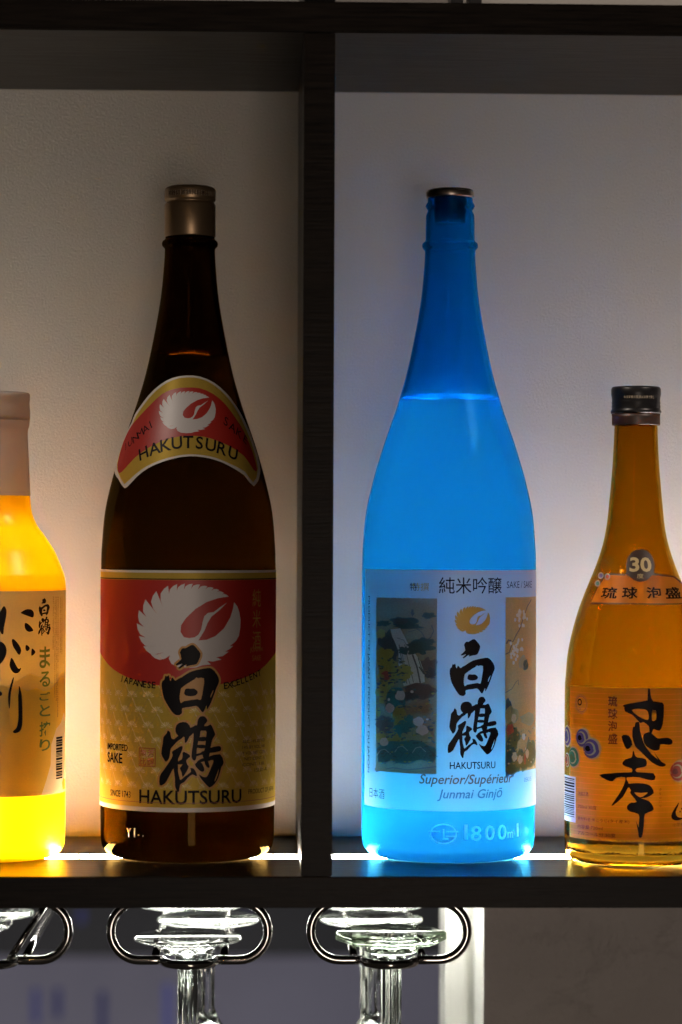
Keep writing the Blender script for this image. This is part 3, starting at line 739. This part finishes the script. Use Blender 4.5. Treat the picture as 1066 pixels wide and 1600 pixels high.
# writing
W.k = 4
W.textpx('純米吟醸', (686, 902, 784, 928), M['ink'], bold=.004)
W.text('特撰', W.uv(657, 917)[0], W.uv(657, 923)[1], .0046, M['goldmark'], sx=1.1)
W.text('特', W.uv(646, 917)[0], W.uv(646, 923)[1], .0046, M['ink'])
W.text('SAKE / SAKÉ', W.uv(792, 915)[0], W.uv(792, 919)[1], .0050, M['ink'], w=.0265, align='l', bold=-.004)
add_crest(W, M['goldmark'], 710.4, 947, 766, 990)
kanji(W, M['ink'], lambda x, y, w_: (690+x/ZS, (990 if w_ == 0 else 1085)+y/ZS))
W.textpx('HAKUTSURU', (703, 1190.5, 774, 1201.5), M['ink'], bold=.006)
W.text('Superior/Supérieur', W.uv(731, 1226)[0]+.001, W.uv(731, 1230)[1], .0074, M['copper'], w=.0590, shear=.25, bold=.012)
W.text('Junmai Ginjō', W.uv(737, 1246)[0], W.uv(737, 1252)[1], .0072, M['p_navy'], w=.0400, shear=.25, bold=.008)
u, v = W.uv(576.7, 1070); W.text('PRODUCT OF JAPAN / PRODUCT DU JAPON', u-.0022, W.uv(577, 1069)[1], .0034, M['ink'], w=.1045, rot=-math.pi/2)
u, v = W.uv(588, 1247); W.text('日本酒', u, v, .0058, M['ink'], w=.0155, bold=-.006)
u, v = W.uv(825, 1221); W.text('05K15', u, v, .0026, M['grey'], w=.010)
W.build('label', blue)

# -- amber bottle
AC = (.1776, .079, .0002)
AM = [(.4, 35.5), (2.0, 39.2), (5.5, 41.2), (12, 41.6), (50, 41.75), (97.6, 41.75), (108.7, 41.2), (121.7, 40.1), (134.3, 37.6), (147.3, 34.0), (160.3, 29.2), (173.3, 23.9), (185.9, 19.7), (197.4, 17.3), (210, 15.9), (228.7, 14.2), (245, 13.2), (257.6, 12.7)]
out_, inn_, fA = bottle_profiles(AM, [(259, 12.7), (277.5, 12.6)], .0150, wall=2.4)
def fa(z): return fA(max(.003, min(z-AC[2], .255)))
amber = empty('amber_glass_bottle', 'shorter amber glass bottle with black cap and bold brush characters, at the right edge', 'bottle', 'bottles standing on the lit shelf', AC)
lathe('body', out_, AC, M['amber'], amber, extra=[(inn_, M['amber'], True)])
cap = lathe('cap', mm([(265.00, 12.9), (264.60, 14.7), (265.80, 15.1), (266.80, 14.7), (267.60, 14.3), (269.00, 14.6), (270.00, 14.3), (271.00, 14.6), (272.00, 14.3), (274.40, 14.5), (275.80, 14.8), (279.20, 14.8), (280.20, 14.3), (280.70, 13.4), (280.80, 0)]), AC, M['blackcap'], amber)
band = lathe('cap_band', mm([(257.60, 12.9), (257.80, 14.1), (258.40, 14.3), (262.50, 14.25), (264.40, 14.35), (264.50, 12.9)]), AC, paper('tinted_cap_band', (.03, .015, .006), trans=.5, tcolor=(.45, .2, .05), gloss=.08), amber)
WC = Wrap(AC, lambda z: .0146, .0146, .00025)
WC.text('未成年者の飲酒は法律で禁じ', 0.0, AC[2]+.2732, .0017, M['goldlite'], w=.019)
WC.build('cap_print', cap)
W = Wrap(AC, lambda z: .0418, .0417)
def AU(px, py): return W.uv(px, py)
# neck label
W2 = Wrap(AC, fa, .0350)
def tr(P, mt, org, sc, smooth=1, **k): W2.trace(P, mt, org, sc, smooth=smooth, vstep=.003, **k)
RO, RS = (870, 820), 2.963
W2.trace([[(155,365),(185,290),(225,225),(320,228),(330,160),(385,115),(440,155),(452,225),(545,238),(600,290),(640,365),(500,370),(340,368)]], M['acream'], RO, RS, smooth=1, vstep=.003)
BR_ = [(160,359),(190,292),(230,231),(330,235),(385,250),(440,232),(542,244),(590,290),(625,359),(500,364),(340,362)]
W2.trace([[(155,365),(185,290),(225,225),(320,228),(330,160),(385,115),(440,155),(452,225),(545,238),(600,290),(640,365),(500,370),(340,368)], BR_], M['aink'], RO, RS, smooth=1, vstep=.003)
def oval(cx_, cy_, rx, ry, mt, n=28): W2.trace([[(cx_+rx*math.cos(2*math.pi*i/n), cy_+ry*math.sin(2*math.pi*i/n)) for i in range(n)]], mt, RO, RS, smooth=1, vstep=.003)
oval(387, 188, 66, 76, M['aink'])
def t2(t, x0, y0, x1, y1, mt, **k):
    a = W2.uv(RO[0]+x0/RS, RO[1]+(y0+y1)/2/RS); b = W2.uv(RO[0]+x1/RS, RO[1]+(y0+y1)/2/RS)
    tp = W2.uv(RO[0]+(x0+x1)/2/RS, RO[1]+y0/RS); bt = W2.uv(RO[0]+(x0+x1)/2/RS, RO[1]+y1/RS)
    W2.text(t, (a[0]+b[0])/2, bt[1], tp[1]-bt[1], mt, w=b[0]-a[0], vstep=.003, **k)
W2.k += 14
t2('30', 338, 150, 438, 218, M['creamfig'], bold=.03); t2('度', 372, 226, 402, 248, M['creamfig'])
for ch, x in (('琉', 208), ('球', 303), ('泡', 415), ('盛', 500)): t2(ch, x, 288, x+72, 342, M['ink'], bold=.022)
for x, y, c1 in ((205, 235, 'violet'), (235, 240, 'brick'), (190, 272, 'aqua')):
    W2.blob(x, y, 13, 15, M['p_cream'], RO, RS, n=10, jag=.05, vstep=.003); W2.blob(x, y, 8, 9, M['p_'+c1], RO, RS, n=8, jag=.05, vstep=.003)
W2.build('neck_label', amber)
# main label
zt, zb = .1042, .0150
W.rect(-.0535, .0535, zb, zt, M['apaper'], lift=0)
for k in range(28): W.rect(-.0534, .0534, zb+.0016+k*.0031, zb+.0016+k*.0031+.00045, M['afine'], lift=.000012)
O4, S4, O5, S5 = (950, 1070), 9.19, (930, 1170), 7.838
W.trace([[(575,62),(605,62),(615,150),(650,235),(785,255),(805,350),(790,560),(740,660),(655,635),(630,695),(595,690),(590,600),(510,535),(465,550),(400,480),(340,425),(245,380),(235,320),(212,298),(300,270),(540,230),(570,200)],
         [(345,365),(430,345),(530,355),(575,390),(585,490),(540,500),(430,445)], [(635,380),(665,365),(690,375),(695,420),(690,500),(635,515)]], M['ink'], O4, S4, smooth=2)
W.trace([[(395,545),(450,535),(460,640),(495,780),(540,880),(630,1000),(760,1100),(830,1140),(813,1171),(742,1171),(640,1120),(560,1050),(450,940),(390,880),(350,740),(360,610),(385,600)]], M['ink'], O4, S4, smooth=2)
W.trace([[(510,720),(560,685),(610,685),(700,760),(740,770),(860,760),(925,800),(915,855),(850,860),(755,855),(740,930),(660,945),(590,910),(540,870),(510,800)]], M['ink'], O4, S4, smooth=2)
W.trace([[(195,740),(270,720),(320,760),(350,860),(285,925),(240,880)]], M['ink'], O4, S4, smooth=2)
W.trace([[(655,950),(700,1020),(765,1100),(745,1108),(690,1020)]], M['ink'], O4, S4, smooth=1)
W.trace([[(462,30),(475,30),(490,80),(520,105),(620,125),(632,200),(590,225),(510,240),(510,285),(715,300),(730,380),(640,378),(540,350),(390,350),(400,400),(430,470),(400,480),(340,590),(225,690),(205,685),(290,560),(350,450),(370,350),(260,355),(215,398),(140,380),(50,318),(200,300),(340,290),(450,285),(445,240),(370,215),(333,180),(370,130),(440,110),(455,80)]], M['ink'], O5, S5, smooth=2)
W.trace([[(400,440),(440,425),(540,420),(640,435),(690,470),(718,545),(620,600),(560,605),(660,640),(715,720),(700,760),(610,800),(600,900),(590,1000),(570,1085),(535,1080),(530,1000),(540,880),(530,800),(430,770),(390,730),(400,690),(440,660),(510,650),(450,570),(425,530),(440,510)],
         [(480,535),(560,540),(640,535),(620,560),(550,595)]], M['ink'], O5, S5, smooth=2)
W.trace([[(500,880),(545,990),(535,1060),(520,980)]], M['ink'], O5, S5, smooth=1)
for i, ch in enumerate('琉球泡盛'):
    u, v = AU(957.5, 1096+i*19.5); W.text(ch, u, v-.0030, .0062, M['aink'], sx=.9, bold=.02)
# round seal, swirls
def ringart(cx_, cy_, r0, r1, mt, n=26):
    u, v = AU(cx_, cy_); W.poly([[(u+r0*math.cos(2*math.pi*i/n), v+r0*math.sin(2*math.pi*i/n)) for i in range(n)]]+([[(u+r1*math.cos(2*math.pi*i/n), v+r1*math.sin(2*math.pi*i/n)) for i in range(n)]] if r1 else []), mt)
ringart(908, 1100, .0048, .0044, M['grey']); ringart(908, 1100, .0056, .0054, M['grey']); ringart(906, 1097, .0020, .0012, M['ink'])
u, v = AU(906, 1108); W.text('GI', u, v-.0006, .0016, M['grey'])
def swirl(px, py, r, c1, c2):
    r *= 1.25
    u, v = AU(px, py)
    for k, (q, cc) in enumerate(((1, 'p_cream'), (.86, c1), (.62, 'p_cream'), (.52, c1), (.26, c2))):
        P = [(u+(r*q+(r*.10*(i/26) if k else 0))*math.cos(2*math.pi*i/26)-(r*.12*k), v+r*q*math.sin(2*math.pi*i/26)) for i in range(26)]
        W.poly([P], M[cc])
for q_, c_ in dict(violet=(.10, .05, .20), aqua=(.03, .16, .07), brick=(.40, .05, .015), leaf=(.06, .1, .02), navy=(.03, .04, .1), maroon=(.2, .03, .02), cream=(.5, .42, .22)).items():
    M['p_'+q_] = paper('swirl_'+q_+'_ink', c_, trans=.2)
for px, py, r, c1, c2 in ((886, 1150, .0052, 'p_violet', 'p_navy'), (911, 1153, .0048, 'p_violet', 'ink'), (925, 1170, .0052, 'p_violet', 'ink'), (897, 1183, .0052, 'p_aqua', 'p_leaf'), (886, 1187, .0034, 'p_brick', 'p_maroon'), (1062, 1205, .0052, 'p_brick', 'p_maroon')):
    swirl(px, py, r, c1, c2)
W.trace([[(0+1025,655),(1015,700),(985,780),(1010,835),(1066,845),(1100,838),(1066,862),(1000,878),(945,862),(932,820),(960,750),(1000,690)]], M['ink'], O5, S5, smooth=2)
for x, y in ((1040, 770), (1060, 735), (1085, 790)): W.blob(x, y, 8, 12, M['ink'], O5, S5, n=8, jag=.1)
W.text('小学校', AU(1060, 1287)[0], AU(1060, 1291)[1], .0020, M['aink'], w=.008)
u0, v0 = AU(884, 1270); u1, v1 = AU(900, 1214)
ua = -.0535+.0010; ub = u1; W.rect(ua-.012, ub, v0-.004, v1, M['barwhite'])
y = v0-.001; rb = random.Random(8)
while y < v1-.0016:
    h_ = rb.choice([.0004, .0007, .0011]); W.rect(ua-.011, ub-.0012, y, y+h_, M['ink'], lift=.0002); y += h_+rb.choice([.0005, .0008])
for t, py, wd, x in (('泡盛古酒', 1240, .0085, 904), ('720ml 30度', 1260, .0145, 904), ('原材料名:米こうじ(タイ産米)', 1279, .0350, 903), ('内容量:720ml', 1291, .0190, 903), ('アルコール分:30度', 1301, .0270, 903)):
    u, v = AU(x, py); W.text(t, u, v-.001, .0024, M['aink'], w=wd, align='l', bold=.01)
W.text('ちゅうこう', AU(1030, 1246)[0], AU(1030, 1246)[1], .0014, M['aink'], w=.0110, rot=-math.pi/2)
u, v = AU(940, 1315); W.text('製造元 沖縄県豊見城市 20歳未満の飲酒は法律で禁止', u-.002, v-.0006, .0018, M['aink'], w=.060, align='l')
W.build('label', amber)

# -- frosted yellow bottle, half out of the frame
YC = (-.2055, .1, -.0004)
YE = [(.4, 36.5), (1.8, 40.0), (5, 42.6), (13.9, 43.9), (60, 43.95), (150, 43.95), (160, 43.9), (166.8, 43.1), (170.6, 41.9), (181.3, 37.4), (186.3, 34.4), (192.8, 30.0), (197.8, 26.4), (205, 23.5), (215.4, 22.2), (235, 21.2), (256, 20.2)]
def yprof(): 
    return [(.0035, 0), (.0030, .02), (.0006, .034)]+mm(smoothprof(YE, 5))+[(.2750, .0200), (.2752, 0)]
fY_ = interp(mm(smoothprof(YE, 5)))
def fy(z): return fY_(max(.003, min(z-YC[2], .255)))
yel = empty('frosted_yellow_bottle', 'frosted bottle of cloudy yellow drink with grey cap, cut by the left edge', 'bottle', 'bottles standing on the lit shelf', YC)
lathe('body', yprof(), YC, M['yellow'], yel)
lathe('neck_sleeve', [(z/1000, fY_(z/1000)+.00035) for z in (215.2, 220, 228, 236, 244, 252)]+[(.2545, .0207), (.2565, .0213), (.2590, .0218), (.2600, .0218)], YC, M['sleeve'], yel)
lathe('cap', mm([(259.8, 20.6), (260, 21.8), (262.5, 22.1), (266.3, 22.1), (268.0, 21.8), (270.9, 21.6), (272.5, 21.9), (275.6, 21.9), (276.6, 21.4), (277.0, 19.8), (277.1, 0)]), YC, M['greycap'], yel)
W = Wrap(YC, lambda z: .04400, .0439)
W.rect(-.110, .0672, .0386, .1586, M['lpaper'], lift=0)
OY, SY = (0, 930), 6.957
n_ = 30; M['lmid'] = paper('mid_wash_ink', (.46, .32, .10), trans=.5, tcolor=(.7, .64, .25), cvar=.1)
rq = random.Random(14)
W.poly([[(-.110, .0386), (.0672, .0386), (.0672, .104)]+[(.0672-.1772*i/40, .107+.003*math.sin(i*.9)+rq.uniform(-.0012, .0012)) for i in range(41)]], M['lmid'])
P = [(-.110, .0386), (.0672, .0386), (.0672, .098)]
rw = random.Random(4)
for i in range(n_+1):
    u = .0672-.1772*i/n_; P.append((u, .100+.004*math.sin(u*130)+rw.uniform(-.0015, .0015)+(.004 if u > .03 else 0)))
W.poly([P], M['lyellow'])
P = [(.0672, .0500), (.0672, .0386), (.036, .0386), (.0395, .046), (.044, .056), (.0445, .068), (.050, .077), (.0560, .080), (.062, .086), (.0672, .082)]
W.poly([[(a, b) for a, b in P]], M['lpale'])
P = [(.0672, .0400), (.060, .0402), (.0585, .0445), (.0620, .0470), (.0672, .0455)]
W.poly([P], M['lyellow'])
for L_ in ([(228,190),(262,165),(300,152),(345,158),(368,190),(362,240),(320,232),(250,205)], [(272,305),(300,308),(340,345),(362,385),(320,398),(290,385),(270,350)], [(-20,230),(0,185),(42,118),(70,160),(68,230),(45,350),(38,415),(22,425),(5,400),(-15,350)],
           [(-60,530),(-10,505),(30,515),(65,560),(72,620),(50,690),(0,750),(-40,760)], [(130,490),(150,478),(200,530),(230,590),(225,630),(205,648),(170,600),(140,550)], [(130,680),(180,770),(205,800),(230,790),(215,830),(180,850),(140,835),(108,780),(108,730)],
           [(280,548),(300,545),(325,578),(300,608),(280,590)], [(352,578),(385,620),(345,660),(342,610)], [(142,900),(150,915),(120,1060),(108,1220),(98,1215),(88,1110),(105,1010)],
           [(208,985),(225,1030),(240,1120),(245,1300),(240,1420),(215,1480),(170,1500),(142,1490),(150,1470),(180,1440),(200,1350),(200,1200),(198,1100),(205,1050)], [(0,1045),(22,1060),(22,1085),(0,1095),(-10,1070)]):
    W.trace([L_], M['ink'], OY, SY, smooth=3)
def ykan(x, y, w_):
    px, py = 690+x/ZS, (990 if w_ == 0 else 1085)+y/ZS
    return (60.0+(px-700.5)*.245, 934.5+(py-998)*.318)
kanji(W, M['ink'], ykan)
for ch, py, h in (('ま', 1027, 36), ('る', 1061, 26), ('ご', 1088, 14), ('と', 1110, 20), ('搾', 1139, 25), ('り', 1164, 20)):
    u, v = W.uv(70.5, py); hh = h/2.62/1000*.92; W.text(ch, u, v-hh/2, hh, M['green'], w=.0090, bold=.018)
rt = random.Random(6)
src = '清酒リキュール果汁果皮糖類酸味料香料製造者神戸市東灘区住吉南町四丁目未成年者飲酒法律禁止妊娠授乳期胎児乳児発育悪影響保存方法直射日光避常温開栓後冷蔵庫'
for k, (px, y0, y1) in enumerate(((83.5, 932, 1015), (86.3, 932, 1090), (88.8, 932, 1095), (91, 932, 1120), (94.5, 932, 1020), (96.8, 932, 1022))):
    u, va = W.uv(px, y0); vb = W.uv(px, y1)[1]; t = ''.join(rt.choice(src) for _ in range(int((y1-y0)/3.0)))
    W.text(t, u-.0006, (va+vb)/2, .0011 if k < 4 else .0014, M['aink'], w=va-vb, rot=-math.pi/2, res=1)
ub0 = W.uv(87.5, 1190)[0]; ub1 = W.uv(97, 1190)[0]; va = W.uv(90, 1151)[1]; vb = W.uv(90, 1217)[1]
W.rect(ub0-.0006, ub1+.0006, vb-.0006, va+.0006, M['lpale']); y = vb; rb = random.Random(9)
while y < va-.001:
    h_ = rb.choice([.0004, .0008, .0012]); W.rect(ub0, ub1, y, y+h_, M['ink'], lift=.0002); y += h_+rb.choice([.0004, .0008])
W.build('label', yel)

# ------------------------------------------------------------------ hanging glass rack below the shelf
ZR = -.0545   # rail height
def rack(cx, label):
    t = empty('hanging_glass_rack', label, 'glass rack', 'wire racks under the shelf', (cx, .05, -T))
    w2, h, r = .0455, .0, .0027
    zt_, zb_ = -T-.0035, ZR-.0002; rr = (zt_-zb_)/2; zc = (zt_+zb_)/2
    yf = .050
    pts = []
    for i in range(13):   # left bend, top to bottom
        a = math.pi/2+math.pi*i/12; pts.append((cx-w2+rr+rr*math.cos(a)*1.0, yf, zc+rr*math.sin(a)))
    pts += [(cx-.0205, yf, zb_)]
    for i in range(9):    # the front bow that keeps the glasses in
        a = math.pi*i/8; pts.append((cx-.0155*math.cos(a), yf-.0150*math.sin(a), zb_-.0006*math.sin(a)))
    pts += [(cx+.0205, yf, zb_)]
    for i in range(13):
        a = -math.pi/2+math.pi*i/12; pts.append((cx+w2-rr+rr*math.cos(a), yf, zc+rr*math.sin(a)))
    tube('front_loop', smooth3(pts), r, M['chrome'], t)
    for s in (-1, 1):
        tube('rail', [(cx+s*.0200, yf+.001, zb_+.0005), (cx+s*.0200, .12, zb_+.0005), (cx+s*.0200, .27, zb_+.0005)], r*.9, M['chrome'], t)
    tube('cross_wire', [(cx-w2+rr, yf+.0048, zt_), (cx, yf+.0048, zt_), (cx+w2-rr, yf+.0048, zt_)], r*.8, M['chrome'], t)
    return t
def smooth3(P, n=3):
    out = []; Q_ = [P[0]]+list(P)+[P[-1]]
    for i in range(1, len(Q_)-2):
        p0, p1, p2, p3 = Q_[i-1:i+3]
        for k in range(n):
            t = k/n; out.append(tuple(.5*((2*p1[j])+(-p0[j]+p2[j])*t+(2*p0[j]-5*p1[j]+4*p2[j]-p3[j])*t*t+(-p0[j]+3*p1[j]-3*p2[j]+p3[j])*t**3) for j in range(3)))
    out.append(P[-1]); return out
LX = at(296, 1470, .05).x; MX = at(608, 1470, .05).x; RX = at(-16, 1470, .05).x
rack(LX, 'chrome wire glass rack loop hanging below the brown bottle'); rack(MX, 'chrome wire glass rack loop hanging below the blue bottle')
r0_ = rack(RX, 'chrome wire glass rack loop cut by the left edge of the photo')
a_, b_ = at(8, 1510, .048), at(72, 1412, .058)
tube('slanting_wire', [a_, (a_+b_)/2, b_], .0021, M['chrome'], r0_)

def wine_glass(cx, cy_, label, foot=.0325, stem=.0070, drop=.11, mt='clear', facets=0, thick=.0035, bowl=.030):
    c = (cx, cy_, 0); zf = ZR+.0032
    t = empty('wine_glass', label, 'wine glass', 'upside-down glasses in the racks', (cx, cy_, zf))
    prof_foot = [(zf+thick-.0012, 0), (zf+thick-.0012, foot*.95), (zf+thick-.0020, foot), (zf+.0003, foot), (zf-.0007, foot*.94), (zf-.0017, foot*.56), (zf-.0032, .0165),
                 (zf-.0062, .0162), (zf-.0082, .0138), (zf-.0094, stem*1.35), (zf-.014, stem)]
    z1 = zf-drop
    prof = prof_foot+[(z1, stem*.95), (z1-.006, stem*1.4), (z1-.014, bowl*.5), (z1-.026, bowl*.85), (z1-.045, bowl), (z1-.07, bowl*.97), (z1-.085, bowl*.9),
                      (z1-.085, bowl*.9-.001), (z1-.07, bowl*.97-.0012), (z1-.045, bowl-.0012), (z1-.026, bowl*.85-.0014), (z1-.015, bowl*.5-.002), (z1-.009, 0)]
    rf = None
    if facets:
        def rf(a, z, r):
            if z > zf-.003 and r > foot*.4:
                k = math.pi/facets; b = (a % (2*k))-k; return r*math.cos(k)/math.cos(b)*1.03
            return r*(1+.16*math.cos(6*a)) if z < zf-.008 and r < stem*2 else r
    else:
        def rf(a, z, r): return r*(1+.16*math.cos(6*a)) if z1 < z < zf-.008 else r
    g = lathe('glass', prof[::-1], c, M[mt], t, seg=72, rfun=rf)
    g.data.materials.append(M['stemglass'])
    for p in g.data.polygons:
        if p.center.z < zf-.0045: p.material_index = 1
    return t
def ax(px, py, Y): return at(px, py, Y).x
wine_glass(ax(294, 1468, .108), .108, 'clear stemmed glass upside down, frontmost in the rack below the brown bottle', stem=.0060)
wine_glass(ax(326, 1440, .185), .185, 'clear short-stemmed glass hanging behind the frontmost one below the brown bottle', drop=.054, stem=.0042, bowl=.022)
wine_glass(ax(300, 1420, .262), .262, 'clear glass foot showing at the back of the rack below the brown bottle', foot=.036, drop=.11)
wine_glass(ax(611, 1475, .105), .105, 'glass with thick greenish eight-sided foot, upside down below the blue bottle', stem=.0062, facets=8, mt='greenish', thick=.0065)
wine_glass(ax(580, 1440, .185), .185, 'clear round-footed glass hanging second in the rack below the blue bottle', drop=.054, stem=.0042, bowl=.022)
wine_glass(ax(580, 1420, .262), .262, 'clear glass foot showing at the back of the rack below the blue bottle', foot=.036, drop=.11)
wine_glass(ax(-20, 1425, .215), .215, 'clear glass with its foot barely in view at the left edge', foot=.0300, drop=.11)

# ------------------------------------------------------------------ wall, jamb and the room beyond the opening
YW = .214; x_edge = at(756, 1500, YW).x
wz0, wz1 = -.75, -T-.0005
def struct(o, kind='structure'): o['kind'] = kind; return o
bm = bmesh.new()
bmesh.ops.create_grid(bm, x_segments=60, y_segments=60, size=.5)
for v in bm.verts:
    X, Z = x_edge+(v.co.x+.5)*.8, wz0+(v.co.y+.5)*(wz1-wz0)
    v.co = (X, YW-.0016+(.0009*math.sin(X*23+Z*31)+.0006*math.sin(X*71-Z*43)), Z)
bm.verts.ensure_lookup_table()
for f in bm.faces:
    if f.normal.y > 0: f.normal_flip()
bm_obj('wall', bm, M['plaster'], smooth=True); struct(bpy.data.objects['wall'])
struct(box('wall_corner', (x_edge, YW+.0001, wz0), (x_edge+.8, YW+.075, wz1), M['jamb']))
bm = bmesh.new()
jx0, jx1 = at(697, 1500, YW+.075).x, x_edge+.004
jm = box('door_jamb', (jx0, YW+.0755, wz0), (jx1, YW+.14, .05), M['jamb'], bevel=.002); jm['label'] = 'narrow white painted door jamb, brightly lit, left of the plaster wall'; jm['category'] = 'door jamb'
bead = box('bead', (at(727, 1500, YW+.07).x, YW+.071, wz0), (at(731, 1500, YW+.07).x, YW+.0754, .05), M['jamb'], jm, bevel=.001)
# ridge of old filler on the plaster
hl = at(800, 1500, YW).x
for i, (x0, y0, x1, y1, rr_) in enumerate(((797, 1425, 799, 1600, .0006), (905, 1438, 1000, 1426, .0005), (1000, 1426, 1066, 1430, .0004), (930, 1440, 912, 1442, .0006), (872, 1486, 945, 1490, .0004), (960, 1600, 985, 1592, .0009), (985, 1592, 1020, 1600, .0008), (868, 1452, 870, 1470, .0005))):
    pass
# lamp bar under the head of the opening
lb = box('light_bar', (jx0-.30, .243, -T-.0062), (jx0-.004, .262, -T-.0022), emit('bar_light', (1, .97, .9), 52), None)
lb['label'] = 'slim white light bar hidden behind the shelf edge over the hanging glasses'; lb['category'] = 'light bar'
struct(box('opening_head', (XL-.5, .2045, -T), (x_edge+.8, .5, .9), principled('head_paint', (.05, .045, .05), rough=.7)))
# far room
struct(box('back_wall', (-3, 2.4, -2.2), (3, 2.45, -.36), principled('back_wall_paint', (.32, .31, .37), rough=.7, cvar=.25, cscale=3)))
struct(box('dark_bulkhead', (-3, 2.1, -.375), (3, 2.39, .6), principled('bulkhead_paint', (.025, .025, .022), rough=.6, cvar=.5, cscale=6)))
for i, (px, y0, y1, wd, k) in enumerate(((56, 1545, 1600, 12, .5), (90, 1545, 1590, 12, .3), (160, 1550, 1640, 12, .25), (262, 1538, 1640, 14, .8), (127, 1420, 1442, 12, .35), (385, 1424, 1442, 9, .3))):
    Y = 2.05; p = at(px, (y0+y1)/2, Y); hh = (y1-y0)/2/(FPX/(Y+1.5)); r = wd/2/(FPX/(Y+1.5))
    vs = []
    o = lathe('lamp_tube', [(-hh, 0), (-hh, r), (hh, r), (hh, 0)], tuple(p), emit('blue_tube_light', (.35, .36, 1.0), .16*k+.03), None, seg=16)
    o['category'] = 'lamp'; o['group'] = 'blurred blue lamps in the back room'
    o['label'] = ['blurred blue light strip low in the back room, leftmost of the low ones', 'fainter blurred blue light strip beside the leftmost one', 'dim blue light strip between the left rack and the middle rack', 'brightest blurred blue light strip, just left of the front glass stem', 'small blue glimmer right of the left rack loop', 'small dim blue glimmer high behind the middle rack loop'][i]
# something dark standing on the upper board
st = empty('dark_stand', 'dark two-footed stand on the upper shelf board, only its feet in view', 'stand', loc=(at(728, -10, .03).x, .03, H+T))
for px in (713, 742):
    p = at(px, 0, .012); box('foot', (p.x-.0035, .006, H+T+.0003), (p.x+.0035, .03, H+T+.05), M['blackcap'], st)
